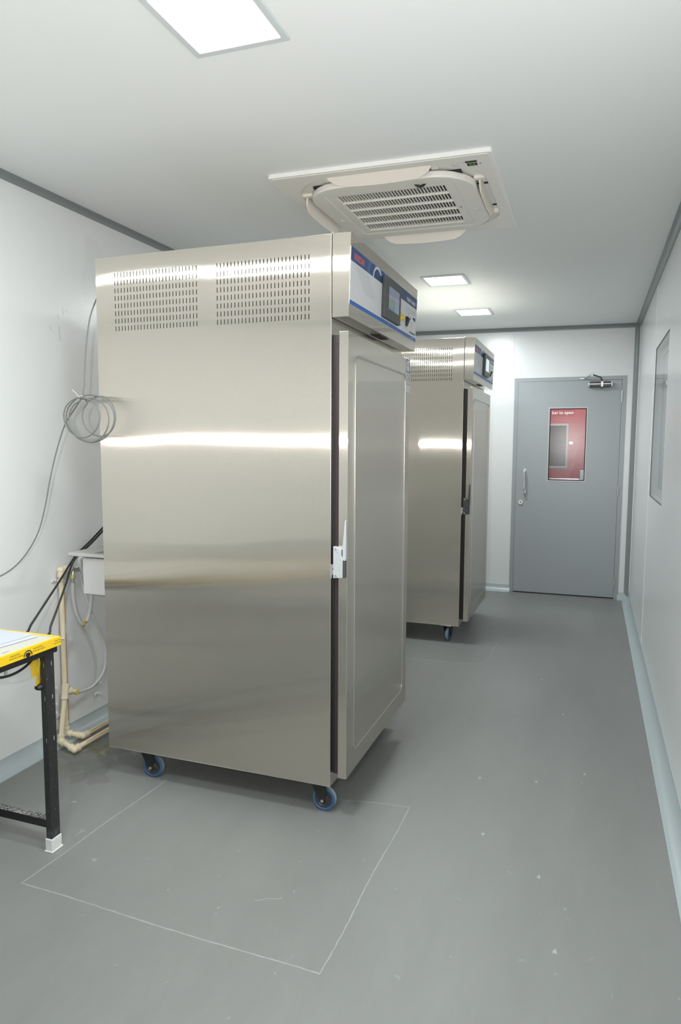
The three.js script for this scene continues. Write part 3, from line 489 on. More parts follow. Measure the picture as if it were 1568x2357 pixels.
// ------------------------------------------------------------------ cassette air conditioner
{
  const cx = -0.885, cz = -3.305, t = thing('ceiling_air_conditioner', 'cream four-way cassette air conditioner set in the ceiling', 'air conditioner', [cx, ceilY(cx), cz]); t.rotation.z = -SLOPE;
  const down = (g) => g.rotateX(Math.PI / 2);                           // shape x,y -> x,z; depth goes down (-y)
  const W = 0.95, D = 0.985;
  const rim = roundRect(W, D, 0.012); rim.holes.push(roundRect(W - 0.03, D - 0.03, 0.01, 0, 0, THREE.Path));
  mesh('rim', down(extrude(rim, 0.012, 0.003)), M.acRim, t, [0, -0.002, 0]);
  const pl = roundRect(W - 0.024, D - 0.024, 0.01); pl.holes.push(roundRect(0.845, 0.875, 0.235, 0, 0, THREE.Path));
  mesh('panel', down(extrude(pl, 0.012, 0.003, 18)), M.acPlastic, t, [0, -0.004, 0]);
  // raised centre plate
  const cp = roundRect(0.735, 0.735, 0.175); cp.holes.push(roundRect(0.588, 0.618, 0.03, 0, 0, THREE.Path));
  mesh('centre_plate', down(extrude(cp, 0.016, 0.006, 18)), M.acPlastic, t, [0, -0.020, 0]);
  // duct above, foam lining, corner pieces closing the outlet ring
  mesh('duct', merge([move(box(0.88, 0.01, 0.91), 0, 0.055, 0), move(box(0.01, 0.055, 0.91), -0.436, 0.028, 0), move(box(0.01, 0.055, 0.91), 0.436, 0.028, 0), move(box(0.88, 0.055, 0.01), 0, 0.028, -0.45), move(box(0.88, 0.055, 0.01), 0, 0.028, 0.45)]), M.acDuct, t);
  mesh('foam_lining', box(0.66, 0.06, 0.66), M.foam, t, [0, 0.014, 0]);
  for (const sx of [-1, 1]) for (const sz of [-1, 1]) { const a = Math.atan2(sz, sx); mesh('corner_cover', extrude((() => { const s = new THREE.Shape(); s.absarc(0, 0, 0.236, -0.60, 0.60); s.absarc(0, 0, 0.12, 0.60, -0.60, true); s.closePath(); return s; })(), 0.008, 0.002).rotateX(Math.PI / 2).rotateY(-a), M.acPlastic, t, [sx * 0.19, 0.004, sz * 0.205]); }
  // outlet end blocks and dark brackets
  for (const [x, z, w, d] of [[0.392, -0.235, 0.05, 0.03], [0.392, 0.225, 0.05, 0.03], [-0.392, -0.235, 0.05, 0.03], [-0.392, 0.235, 0.05, 0.03], [-0.232, 0.405, 0.03, 0.05], [0.232, 0.405, 0.03, 0.05], [-0.232, -0.405, 0.03, 0.05], [0.232, -0.405, 0.03, 0.05]]) mesh('outlet_block', rbox(w, 0.03, d, 0.004), M.acFlap, t, [x, -0.002, z]);
  for (const z of [-0.16, 0.13]) mesh('bracket', box(0.075, 0.012, 0.018), M.foam, t, [0.392, 0.004, z]);
  // inlet grille: frame, slats, cross bars, filter
  const gp = roundRect(0.58, 0.61, 0.028); gp.holes.push(roundRect(0.50, 0.525, 0.008, 0, 0, THREE.Path));
  const gr = mesh('inlet_grille', down(extrude(gp, 0.010, 0.0035, 10)), M.acPlastic, t, [0, -0.026, 0]);
  mesh('filter', box(0.56, 0.003, 0.58), M.foam, gr, [0, 0.006, 0]);
  const sg = rbox(0.0046, 0.009, 0.53, 0.001, 1);
  for (let i = 0; i < 35; i++) mesh('slat', sg, M.acPlastic, gr, [-0.2465 + i * 0.0145, -0.0045, 0]);
  const bg = rbox(0.505, 0.012, 0.0085, 0.0015, 1);
  for (let i = 0; i < 6; i++) mesh('cross_bar', bg, M.acPlastic, gr, [0, -0.0075, -0.2625 + i * 0.105]);
  mesh('grille_tag', box(0.007, 0.001, 0.02), std(0.35, 0.36, 0.36, 0.5), gr, [0.268, -0.0142, -0.03]);
  mesh('strap', tube([[0.12, -0.002, 0.312], [0.145, -0.022, 0.305], [0.16, -0.02, 0.298], [0.185, -0.004, 0.312]], 0.006, 24, 6), M.blackPlastic, gr);
  for (const [x, z, n, ax] of [[-0.328, -0.06, 4, 1], [0.328, -0.06, 2, 1], [0.0, -0.332, 3, 0]]) for (let k = 0; k < n; k++) mesh('size_mark', ax ? box(0.014, 0.001, 0.003) : box(0.003, 0.001, 0.012), M.whitePlastic, t, [x + (ax ? 0 : (k - 1) * 0.012), -0.0425, z + (ax ? (k - 1) * 0.010 : 0)]);
  // four air flaps
  const fl = new THREE.Shape(); fl.moveTo(-0.225, 0); fl.lineTo(0.225, 0); fl.quadraticCurveTo(0.215, 0.034, 0.16, 0.052); fl.quadraticCurveTo(0, 0.066, -0.16, 0.052); fl.quadraticCurveTo(-0.215, 0.034, -0.225, 0);
  const fg = extrude(fl, 0.004, 0.0018, 12).translate(0, 0, -0.002);      // hinge edge on y=0, hangs to +y
  const flap = (n, off, y, out) => {                                     // n: outward side, hinge at off; out: how far the free edge swings outwards
    const m = mesh('flap', fg, M.acFlap, t), N = V(n[0], 0, n[1]), dir = N.clone().multiplyScalar(out).add(V(0, -Math.sqrt(1 - out * out), 0)), tan = V(n[1], 0, -n[0]), z = tan.clone().cross(dir);
    m.matrixAutoUpdate = true; m.quaternion.setFromRotationMatrix(new THREE.Matrix4().makeBasis(tan, dir, z)); m.position.set(N.x * off, y, N.z * off);
  };
  flap([0, 1], 0.430, -0.016, -0.86); flap([-1, 0], 0.402, -0.014, 0.30); flap([0, -1], 0.425, -0.014, 0.25); flap([1, 0], 0.392, 0.004, -0.1);
  // receiver and display
  mesh('receiver_window', box(0.046, 0.001, 0.016), M.blackPlastic, t, [0.387, -0.0195, 0.424]);
  const disp = canvas(64, 48, (c, w, h) => { c.fillStyle = '#0c1a08'; c.fillRect(0, 0, w, h); c.fillStyle = '#6fbf2c'; c.font = 'bold 40px monospace'; c.textAlign = 'center'; c.textBaseline = 'middle'; c.fillText('24', w / 2, h / 2); });
  mesh('display', box(0.04, 0.001, 0.026), new THREE.MeshStandardMaterial({ color: lin(0.02, 0.02, 0.02), emissive: lin(1, 1, 1), emissiveMap: disp, emissiveIntensity: 0.5 }), t, [0.388, -0.0195, 0.396]);
  for (let k = 0; k < 3; k++) mesh('icon', box(0.008, 0.001, 0.006), std(0.5, 0.5, 0.48, 0.5), t, [0.312 + k * 0.022, -0.0195, 0.424]);
  mesh('icon', box(0.03, 0.001, 0.006), std(0.5, 0.5, 0.48, 0.5), t, [0.318, -0.0195, 0.403]); mesh('icon', box(0.006, 0.001, 0.005), M.blackPlastic, t, [0.42, -0.0195, 0.398]);
}

// ------------------------------------------------------------------ water pipes, valve, hoses, clips
const px = -2.415, PR = 0.0125, PF = 0.0175;
function pipeRun(name, label, pts, sockets, marks) {
  const t = thing(name, label, 'pipe', pts[0], 'cream plastic water pipes'); const o = pts[0], q = (p) => [p[0] - o[0], p[1] - o[1], p[2] - o[2]];
  for (let i = 0; i + 1 < pts.length; i++) mesh('pipe', rod(q(pts[i]), q(pts[i + 1]), PR, 18), M.cream, t);
  for (let i = 1; i + 1 < pts.length; i++) {                            // elbows
    const P = V(...q(pts[i])), a = V(...q(pts[i - 1])).sub(P).normalize(), b = V(...q(pts[i + 1])).sub(P).normalize(), l = 0.03;
    const A = P.clone().addScaledVector(a, l), B = P.clone().addScaledVector(b, l);
    mesh('elbow', merge([tube([A, P.clone().addScaledVector(a, l * 0.4), P.clone().addScaledVector(a, 0.004).addScaledVector(b, 0.004), P.clone().addScaledVector(b, l * 0.4), B], PF * 0.94, 24, 16), rod(A.toArray(), P.clone().addScaledVector(a, l * 0.72).toArray(), PF * 1.03, 18), rod(B.toArray(), P.clone().addScaledVector(b, l * 0.72).toArray(), PF * 1.03, 18), new THREE.SphereGeometry(PF * 0.98, 16, 12).translate(P.x, P.y, P.z)]), M.creamDark, t);
  }
  for (const [a, b] of sockets) mesh('socket', rod(q(a), q(b), PF, 18), M.creamDark, t);
  for (const [a, b] of marks) mesh('print_line', rod(q(a), q(b), 0.0016, 6), M.brownLine, t);
  return t;
}
pipeRun('water_pipe', 'cream water pipe on the wall rising to the chrome valve', [[-2.335, 0.03, -3.15], [-2.335, 0.03, -2.69], [px, 0.045, -2.662], [px, 0.865, -2.662], [px, 0.865, -2.72]], [[[px, 0.865, -2.70], [px, 0.865, -2.725]]], [[[px + 0.0125, 0.11, -2.6665], [px + 0.0125, 0.55, -2.6665]], [[px + 0.0125, 0.60, -2.6665], [px + 0.0125, 0.81, -2.6665]], [[-2.3265, 0.0385, -2.73], [-2.3265, 0.0385, -3.0]]]);
pipeRun('water_pipe', 'shorter cream water pipe ending in a tee with a yellow hose collar', [[-2.265, 0.03, -3.15], [-2.268, 0.03, -2.548], [-2.372, 0.045, -2.575], [px + 0.028, 0.265, -2.632], [px + 0.028, 0.300, -2.636]], [[[px + 0.028, 0.237, -2.628], [px + 0.028, 0.305, -2.636]], [[px + 0.028, 0.267, -2.632], [px + 0.028, 0.262, -2.668]]], [[[-2.26, 0.0385, -2.62], [-2.258, 0.0385, -2.85]]]);
{
  const t = thing('water_valve', 'chrome angle valve with black handle beside the white tank', 'valve', [px, 0.862, -2.735]);
  mesh('nipple', rod([0, 0, 0.018], [0, 0, -0.008], 0.009, 16), M.whitePlastic, t);
  mesh('valve_body', new THREE.CylinderGeometry(0.018, 0.018, 0.052, 24).rotateX(Math.PI / 2), M.satin, t, [0.004, -0.005, -0.028]);
  mesh('handle', merge([new THREE.CylinderGeometry(0.019, 0.017, 0.012, 20).rotateX(Math.PI / 2).translate(0.004, -0.005, -0.056), new THREE.CylinderGeometry(0.008, 0.008, 0.02, 12).rotateX(Math.PI / 2).translate(0.004, -0.005, -0.07)]), M.blackPlastic, t);
  mesh('outlet', rod([0.004, -0.015, -0.008], [0.004, -0.032, -0.004], 0.008, 14), M.chrome, t);
  mesh('nut', new THREE.CylinderGeometry(0.013, 0.014, 0.018, 6).translate(0.004, -0.040, -0.002), M.brass, t); mesh('ferrule', rod([0.004, -0.048, -0.002], [0.004, -0.072, -0.002], 0.007, 12), M.satin, t);
}
{
  const t = thing('water_hose', 'white wrapped hose looping from the valve to the tank with yellow tie', 'hose', [px, 0.56, -2.80]);
  const q = (x, y, z) => [x - px, y - 0.56, z + 2.80];
  mesh('hose', tube([q(px + 0.004, 0.79, -2.737), q(px + 0.004, 0.74, -2.735), q(px + 0.006, 0.67, -2.742), q(px + 0.006, 0.605, -2.765), q(px + 0.006, 0.566, -2.796), q(px + 0.008, 0.58, -2.826), q(px + 0.02, 0.64, -2.838), q(px + 0.034, 0.71, -2.832), q(px + 0.036, 0.79, -2.80), q(px + 0.05, 0.868, -2.748), q(px + 0.06, 0.918, -2.73), q(px + 0.09, 0.93, -2.75), q(px + 0.14, 0.915, -2.78)], 0.0092, 160, 10), M.hose, t);
  mesh('yellow_tie', new THREE.TorusGeometry(0.0125, 0.006, 10, 20, 4.6).rotateX(0.5), M.yellow, t, [0.008, 0.006, -0.004], [0, 1.2, 0.4]);
}
{
  const t = thing('water_tube', 'white tube bowing out below the tank to the pipe tee', 'tube', [px, 0.24, -2.70]);
  const q = (x, y, z) => [x - px, y - 0.24, z + 2.70];
  mesh('tube', tube([q(px, 0.86, -2.785), q(px, 0.78, -2.807), q(px, 0.708, -2.828), q(px, 0.581, -2.884), q(px, 0.474, -2.941), q(px, 0.359, -2.972), q(px, 0.27, -2.952), q(px, 0.218, -2.868), q(px + 0.01, 0.222, -2.77), q(px + 0.022, 0.236, -2.715)], 0.0068, 140, 10), M.hose, t);
  mesh('collar', merge([new THREE.CylinderGeometry(0.012, 0.012, 0.014, 16), new THREE.TorusGeometry(0.011, 0.006, 8, 18).rotateX(Math.PI / 2), move(rbox(0.012, 0.01, 0.02, 0.003), 0.014, 0, 0)]).rotateX(Math.PI / 2 + 0.2), M.yellow, t, [0.024, 0.004, -0.004]);
  mesh('connector', rod([0.026, 0.012, 0.032], [0.025, 0.008, 0.004], 0.011, 16), M.whitePlastic, t);
}
// pipe clips
const clipBase = rbox(0.010, 0.014, 0.03, 0.003), clipRing = new THREE.TorusGeometry(0.0155, 0.0035, 8, 20, Math.PI * 1.3).rotateX(Math.PI / 2), clipScrew = new THREE.CylinderGeometry(0.0035, 0.0035, 0.004, 10).rotateZ(Math.PI / 2);
function clip(y, z, label, ring) {
  const t = thing('pipe_clip', label, 'pipe clip', [XL + 0.005, y, z], 'white pipe clips');
  mesh('base', clipBase, M.whitePlastic, t); mesh('screw', clipScrew, M.satin, t, [0.006, 0, 0.008]);
  if (ring) mesh('ring', clipRing, M.whitePlastic, t, [0.026, 0, -0.02], [0, -0.6, 0]); else { mesh('arm', rbox(0.022, 0.012, 0.006, 0.002), M.whitePlastic, t, [0.012, 0, -0.012]); }
}
clip(0.815, -2.642, 'white pipe clip below the elbow of the tall pipe', true); clip(0.528, -2.642, 'white pipe clip behind the table corner on the tall pipe', true); clip(0.135, -2.642, 'white pipe clip low on the tall pipe above the skirting', true);
clip(0.288, -2.605, 'empty white wall clip beside the pipe tee', false); clip(0.207, -2.60, 'empty white wall clip below the pipe tee, upper of two', false); clip(0.164, -2.60, 'empty white wall clip below the pipe tee, lower of two', false);
clip(0.209, -2.925, 'upper empty white wall clip right of the white tube', false); clip(0.150, -2.925, 'lower empty white wall clip right of the white tube', false);

// white tank hung behind the near chamber
{
  const t = thing('water_tank', 'white lidded water tank hung behind the near chamber', 'tank', [-2.122, 0.776, -2.60]);
  mesh('tank_body', rbox(0.24, 0.172, 0.42, 0.004), phy(0.67, 0.67, 0.655, 0.4), t, [0.012 - 0.0, 0.086, -0.21]);
  mesh('lid', rbox(0.29, 0.016, 0.47, 0.004), phy(0.54, 0.535, 0.51, 0.4), t, [-0.028, 0.188, -0.212]);
  mesh('lid_strip', box(0.05, 0.001, 0.3), std(0.25, 0.25, 0.25, 0.5), t, [-0.02, 0.1965, -0.16]); mesh('lid_knob', rbox(0.05, 0.014, 0.12, 0.006), M.blackPlastic, t, [0.02, 0.203, -0.22]);
  mesh('wire', tube([[0.0, 0, -0.05], [-0.02, -0.04, -0.06], [-0.018, -0.075, -0.06], [0.01, -0.105, -0.06]], 0.0018, 30, 6), M.whitePlastic, t);
}

// ------------------------------------------------------------------ cables
{
  const o = [-2.026, 1.67, -2.40], t = thing('grey_cable', 'grey data cable tied in a coil beside the near chamber', 'cable', o), P = [];
  const add = (x, y, z) => P.push(V(x - o[0], y - o[1], z - o[2]));
  for (const p of [[-2.054, 2.141, -2.56], [-2.025, 2.098, -2.5], [-2.027, 2.019, -2.46], [-2.032, 1.922, -2.44], [-2.032, 1.83, -2.425], [-2.027, 1.738, -2.41], [-2.026, 1.675, -2.4]]) add(...p);
  // four loops hanging from the tie (top left)
  const loop = (cx, cy, rx, ry, deg, z) => { for (let i = 0; i <= 14; i++) { const a = deg * Math.PI / 180 + 6.15 * i / 14; add(cx + rx * Math.cos(a), cy + ry * Math.sin(a), z + 0.004 * Math.sin(i * 0.9)); } };
  loop(-1.945, 1.594, 0.084, 0.083, 136, -2.398); loop(-1.984, 1.584, 0.123, 0.098, 111, -2.388); loop(-1.984, 1.578, 0.102, 0.091, 112, -2.380); loop(-2.014, 1.588, 0.092, 0.083, 98, -2.372);
  add(-2.03, 1.668, -2.385); for (const p of [[-2.059, 1.643, -2.4], [-2.121, 1.571, -2.4], [-2.175, 1.454, -2.4], [-2.213, 1.312, -2.39], [-2.232, 1.208, -2.38], [-2.257, 1.095, -2.36], [-2.299, 1.002, -2.33], [-2.345, 0.942, -2.3], [-2.389, 0.908, -2.27], [-2.446, 0.881, -2.23]]) add(...p);
  mesh('cable', tube(P, 0.0030, 640, 8), M.greyCable, t);
  mesh('cable_tie', merge([new THREE.TorusGeometry(0.010, 0.0012, 6, 20).rotateY(0.5), tube([[-0.006, 0.004, 0.006], [-0.022, 0.020, 0.006], [-0.044, 0.036, 0.004]], 0.0012, 16, 5)]), M.whitePlastic, t, [0, 0, 0.012]);
}
const bc = (pts) => pts.map((p) => V(...p));
{
  const pts1 = [[-2.394, 1.071, -3.0], [-2.399, 0.979, -2.85], [-2.38, 0.938, -2.74], [-2.324, 0.905, -2.62], [-2.252, 0.866, -2.48], [-2.11, 0.813, -2.22], [-1.992, 0.792, -2.03], [-1.954, 0.778, -1.96], [-2.0, 0.776, -1.95], [-2.1, 0.775, -1.948], [-2.3, 0.775, -1.948]];
  const pts2 = [[-2.395, 1.053, -3.0], [-2.394, 0.968, -2.85], [-2.375, 0.93, -2.74], [-2.305, 0.902, -2.61], [-2.238, 0.85, -2.5], [-2.057, 0.802, -2.24], [-1.926, 0.786, -2.06], [-1.85, 0.78, -1.96], [-1.88, 0.762, -1.95], [-1.98, 0.755, -1.948], [-2.3, 0.752, -1.948]];
  top(mesh('power_cable', tube(bc(pts1), 0.0048, 120, 8), M.blackCable), 'power_cable', 'black cable running from the near chamber down to the left behind the table', 'cable', 'black power cables');
  top(mesh('power_cable', tube(bc(pts2), 0.0048, 120, 8), M.blackCable), 'power_cable', 'black cable hanging steeper, next to the cream pipe behind the table corner', 'cable', 'black power cables');
  top(mesh('power_cable', tube(bc([[-1.845, 0.752, -1.88], [-1.822, 0.744, -1.865], [-1.806, 0.733, -1.84], [-1.800, 0.718, -1.80], [-1.796, 0.711, -1.75], [-1.796, 0.714, -1.70], [-1.80, 0.727, -1.65], [-1.81, 0.748, -1.60], [-1.83, 0.76, -1.56]]), 0.0045, 90, 8), M.blackCable), 'power_cable', 'black cable sagging below the table edge', 'cable', 'black power cables');
}

// ------------------------------------------------------------------ table with yellow taped edge, papers
{
  const x1 = -1.768, z0 = -1.936, x0 = -2.40, z1 = -0.55, H = 0.792, t = thing('work_table', 'black steel work table with white top and yellow taped edge', 'table', [x1, 0, z0]);
  const w = x1 - x0, d = z1 - z0;                                        // local: x from -w to 0, z from 0 to d
  const speck = canvas(128, 2048, (c, ww, hh) => {
    c.fillStyle = '#2b2c2d'; c.fillRect(0, 0, ww, hh);
    for (let i = 0; i < 260; i++) { c.fillStyle = rnd() > 0.45 ? '#cfd0ce' : '#6e7072'; const r = 0.7 + rnd() * rnd() * 2.6; c.globalAlpha = 0.3 + 0.7 * rnd(); c.beginPath(); c.ellipse(rnd() * ww, rnd() * hh, r, r * (1 + rnd() * 1.6), 0, 0, 7); c.fill(); }
    c.globalAlpha = 1; c.fillStyle = '#d8d9d6'; for (const y of [130, 470, 900]) { c.beginPath(); c.ellipse(ww * 0.7, y, 4, 26, 0, 0, 7); c.fill(); }
    for (let i = 0; i < 30; i++) { c.globalAlpha = 0.12; c.fillStyle = '#8a8c8e'; c.beginPath(); c.ellipse(rnd() * ww, hh * (0.9 + 0.1 * rnd()), 18, 26, 0, 0, 7); c.fill(); }
  });
  const legMat = std(1, 1, 1, 0.4, { map: speck }), railMat = std(0.014, 0.0145, 0.0155, 0.4);
  mesh('table_top', rbox(w - 0.003, 0.02, d - 0.003, 0.002), phy(0.60, 0.59, 0.53, 0.45), t, [-w / 2, H - 0.0105, d / 2]);
  const tapeTex = canvas(2048, 64, (c, ww, hh) => {
    c.fillStyle = '#f2c91d'; c.fillRect(0, 0, ww, hh); const mmx = ww / 1386, mmy = hh / 31; c.fillStyle = '#33300e'; c.textBaseline = 'middle';
    for (let s = 55; s < 1370; s += 100) { c.save(); c.scale(mmx, mmy); c.font = 'bold 5.4px sans-serif'; c.fillText('NOSM MOTIFE N', s, 10); c.font = 'italic bold 7px serif'; c.fillText('vio ke liye tokari', s - 5, 18); c.restore(); }
  });
  tapeTex.wrapS = THREE.RepeatWrapping;
  const tm = std(1, 1, 1, 0.42, { map: tapeTex }), ty = std(0.86, 0.60, 0.045, 0.42);
  const side = new THREE.BoxGeometry(0.0016, 0.031, d);
  mesh('edge_tape', side, [tm, ty, ty, ty, ty, ty], t, [0.0004, H - 0.0145, d / 2]).userData.label = 'yellow printed tape along the edge';
  mesh('edge_tape', box(w, 0.031, 0.0016), ty, t, [-w / 2, H - 0.0145, -0.0004]); mesh('edge_tape', box(0.014, 0.0012, d), ty, t, [-0.0065, H + 0.0003, d / 2]); mesh('edge_tape', box(w, 0.0012, 0.016), ty, t, [-w / 2, H + 0.0004, 0.0075]);
  mesh('tape_tear', new THREE.CylinderGeometry(0.011, 0.011, 0.0024, 24).rotateZ(Math.PI / 2).scale(1, 0.7, 1.0), M.blackPlastic, t, [0.0006, H - 0.0225, 0.155]);
  mesh('tape_tear', new THREE.TorusGeometry(0.0175, 0.002, 8, 20, Math.PI).rotateY(Math.PI / 2), M.blackPlastic, t, [0.001, H - 0.026, 0.155]);
  // frame
  const ry = H - 0.041;
  mesh('rail', rbox(0.022, 0.024, d - 0.02, 0.002), railMat, t, [-0.018, ry, d / 2]); mesh('rail', rbox(0.022, 0.024, d - 0.02, 0.002), railMat, t, [-w + 0.018, ry, d / 2]);
  mesh('rail', rbox(w - 0.03, 0.024, 0.022, 0.002), railMat, t, [-w / 2, ry, 0.025]); mesh('rail', rbox(w - 0.03, 0.024, 0.022, 0.002), railMat, t, [-w / 2, ry, d - 0.025]);
  const legGeo = (() => { const g = box(0.024, H - 0.055, 0.042); return g; })();
  for (const [lx, lz] of [[-0.036, 0.032], [-w + 0.03, 0.032], [-0.036, d - 0.032], [-w + 0.03, d - 0.032]]) {
    const lg = mesh('leg', legGeo, legMat, t, [lx, (H - 0.055) / 2 + 0.008, lz]); mesh('foot_cap', merge([move(rbox(0.032, 0.05, 0.05, 0.003), 0, 0, 0), move(rbox(0.038, 0.006, 0.056, 0.002), 0, -0.022, 0)]), M.whitePlastic, lg, [0, -(H - 0.055) / 2 + 0.017, 0]);
  }
  const dustTex = canvas(1024, 64, (c, ww, hh) => { c.fillStyle = '#3a3b3c'; c.fillRect(0, 0, ww, hh); for (let i = 0; i < 1500; i++) { c.globalAlpha = 0.25 + 0.6 * rnd(); c.fillStyle = rnd() > 0.25 ? '#b9bbba' : '#e4e1d2'; c.beginPath(); c.ellipse(rnd() * ww, rnd() * hh, 2 + rnd() * 7, 1 + rnd() * 3, rnd() * 3, 0, 7); c.fill(); } c.globalAlpha = 1; });
  const dust = std(1, 1, 1, 0.7, { map: dustTex });
  mesh('stretcher', box(w - 0.06, 0.03, 0.03), [railMat, railMat, dust, railMat, railMat, railMat], t, [-w / 2, 0.103, 0.034]).userData.label = 'lower bar crusted with plaster dust';
  mesh('stretcher', box(w - 0.06, 0.03, 0.03), railMat, t, [-w / 2, 0.103, d - 0.034]);
  // loose ends of tape below the top
  mesh('tape_end', rbox(0.003, 0.075, 0.05, 0.001), ty, t, [-0.05, H - 0.09, 0.075], [0.1, 0.2, 0.05]); mesh('tape_end', rbox(0.003, 0.09, 0.035, 0.001), ty, t, [-0.052, H - 0.125, 0.048], [-0.1, 0.1, -0.1]); mesh('tape_wad', new THREE.IcosahedronGeometry(0.018, 1).scale(1, 0.7, 1.3), M.blackPlastic, t, [-0.052, H - 0.175, 0.05]);
  mesh('bolt', new THREE.CylinderGeometry(0.005, 0.005, 0.014, 12), M.satin, t, [-0.016, ry - 0.02, 0.235]);
  mesh('keyhole_mark', box(0.012, 0.0006, 0.03), std(0.45, 0.44, 0.42, 0.6), t, [-0.034, H - 0.0002, 0.215]);
}
{
  const o = [-1.86, 0.7925, -1.86];
  const sheet = (pts, y, curl) => { const s = new THREE.Shape(); pts.forEach(([x, z], i) => (i ? s.lineTo(x, -z) : s.moveTo(x, -z))); s.closePath(); return extrude(s, 0.0006).rotateX(-Math.PI / 2).translate(0, y, 0); };
  const a = mesh('paper_sheet', sheet([[0.022, -0.046], [-0.20, -0.070], [-0.23, 0.21], [-0.012, 0.235]], 0.0006, 0), M.paper, null, o); top(a, 'paper_sheet', 'white paper sheet lying lowest on the table by the taped edge', 'paper', 'papers on the table');
  const b = mesh('paper_sheet', sheet([[-0.01, -0.055], [-0.215, -0.064], [-0.24, 0.22], [-0.03, 0.23]], 0.0022, 0), std(0.57, 0.61, 0.68, 0.7), null, o); top(b, 'paper_sheet', 'bluish white paper sheet lying uppermost on the table', 'paper', 'papers on the table');
}

{
  const t = thing('equipment_case', 'dark case on the work table, mirrored in the side of the near chamber', 'case', [-2.12, 0.793, -1.16]);
  mesh('case_body', rbox(0.40, 0.06, 0.30, 0.01, 3), std(0.03, 0.032, 0.036, 0.5), t, [0, 0.03, 0]); mesh('lid', rbox(0.40, 0.022, 0.30, 0.008, 3), std(0.05, 0.052, 0.056, 0.5), t, [0, 0.072, 0]); mesh('handle', tube([[-0.05, 0.04, -0.15], [-0.045, 0.04, -0.175], [0.045, 0.04, -0.175], [0.05, 0.04, -0.15]], 0.006, 24, 8), M.blackPlastic, t);
}

// ------------------------------------------------------------------ the people mirrored in the door glass
function sdfGeo(f, lo, hi, cell) {                                      // surface nets
  const n = [0, 1, 2].map((k) => Math.ceil((hi[k] - lo[k]) / cell) + 1), S = new Float32Array(n[0] * n[1] * n[2]), at = (i, j, k) => (k * n[1] + j) * n[0] + i;
  for (let k = 0; k < n[2]; k++) for (let j = 0; j < n[1]; j++) for (let i = 0; i < n[0]; i++) S[at(i, j, k)] = f(lo[0] + i * cell, lo[1] + j * cell, lo[2] + k * cell);
  const id = new Int32Array(S.length).fill(-1), pos = [], nor = [], idx = [];
  for (let k = 0; k + 1 < n[2]; k++) for (let j = 0; j + 1 < n[1]; j++) for (let i = 0; i + 1 < n[0]; i++) {
    let c = 0, x = 0, y = 0, z = 0, m = 0; for (let q = 0; q < 8; q++) if (S[at(i + (q & 1), j + (q >> 1 & 1), k + (q >> 2))] < 0) m |= 1 << q;
    if (m === 0 || m === 255) continue;
    for (let q = 0; q < 8; q++) for (const ax of [1, 2, 4]) { if (q & ax) continue; const r = q | ax; if ((m >> q & 1) === (m >> r & 1)) continue; const a = S[at(i + (q & 1), j + (q >> 1 & 1), k + (q >> 2))], b = S[at(i + (r & 1), j + (r >> 1 & 1), k + (r >> 2))], t = a / (a - b); x += (q & 1) + (ax === 1 ? t : 0); y += (q >> 1 & 1) + (ax === 2 ? t : 0); z += (q >> 2) + (ax === 4 ? t : 0); c++; }
    const X = lo[0] + (i + x / c) * cell, Y = lo[1] + (j + y / c) * cell, Z = lo[2] + (k + z / c) * cell, e = cell * 0.5, N = V(f(X + e, Y, Z) - f(X - e, Y, Z), f(X, Y + e, Z) - f(X, Y - e, Z), f(X, Y, Z + e) - f(X, Y, Z - e)).normalize();
    id[at(i, j, k)] = pos.length / 3; pos.push(X, Y, Z); nor.push(N.x, N.y, N.z);
  }
  const quad = (a, b, c, d, flip) => { if (a < 0 || b < 0 || c < 0 || d < 0) return; if (flip) idx.push(a, c, b, b, c, d); else idx.push(a, b, c, b, d, c); };
  for (let k = 1; k + 1 < n[2]; k++) for (let j = 1; j + 1 < n[1]; j++) for (let i = 1; i + 1 < n[0]; i++) {
    const s = S[at(i, j, k)] < 0;
    if (s !== S[at(i + 1, j, k)] < 0) quad(id[at(i, j - 1, k - 1)], id[at(i, j, k - 1)], id[at(i, j - 1, k)], id[at(i, j, k)], !s);
    if (s !== S[at(i, j + 1, k)] < 0) quad(id[at(i - 1, j, k - 1)], id[at(i, j, k - 1)], id[at(i - 1, j, k)], id[at(i, j, k)], s);
    if (s !== S[at(i, j, k + 1)] < 0) quad(id[at(i - 1, j - 1, k)], id[at(i, j - 1, k)], id[at(i - 1, j, k)], id[at(i, j, k)], !s);
  }
  const g = new THREE.BufferGeometry(); g.setAttribute('position', new THREE.Float32BufferAttribute(pos, 3)); g.setAttribute('normal', new THREE.Float32BufferAttribute(nor, 3)); g.setIndex(idx); return g;
}
function capsules(list, blend) {                                          // list of [a, ra, b, rb]; smooth union
  const B = list.map(([a, ra, b, rb]) => ({ a, ra, rb, d: [b[0] - a[0], b[1] - a[1], b[2] - a[2]], l: Math.max(1e-9, (b[0] - a[0]) ** 2 + (b[1] - a[1]) ** 2 + (b[2] - a[2]) ** 2) }));
  return (x, y, z) => { let s = 9; for (const c of B) { const px = x - c.a[0], py = y - c.a[1], pz = z - c.a[2], t = Math.max(0, Math.min(1, (px * c.d[0] + py * c.d[1] + pz * c.d[2]) / c.l)), d = Math.hypot(px - t * c.d[0], py - t * c.d[1], pz - t * c.d[2]) - (c.ra + (c.rb - c.ra) * t); const h = Math.max(0, blend - Math.abs(s - d)) / blend; s = Math.min(s, d) - h * h * blend * 0.25; } return s; };
}
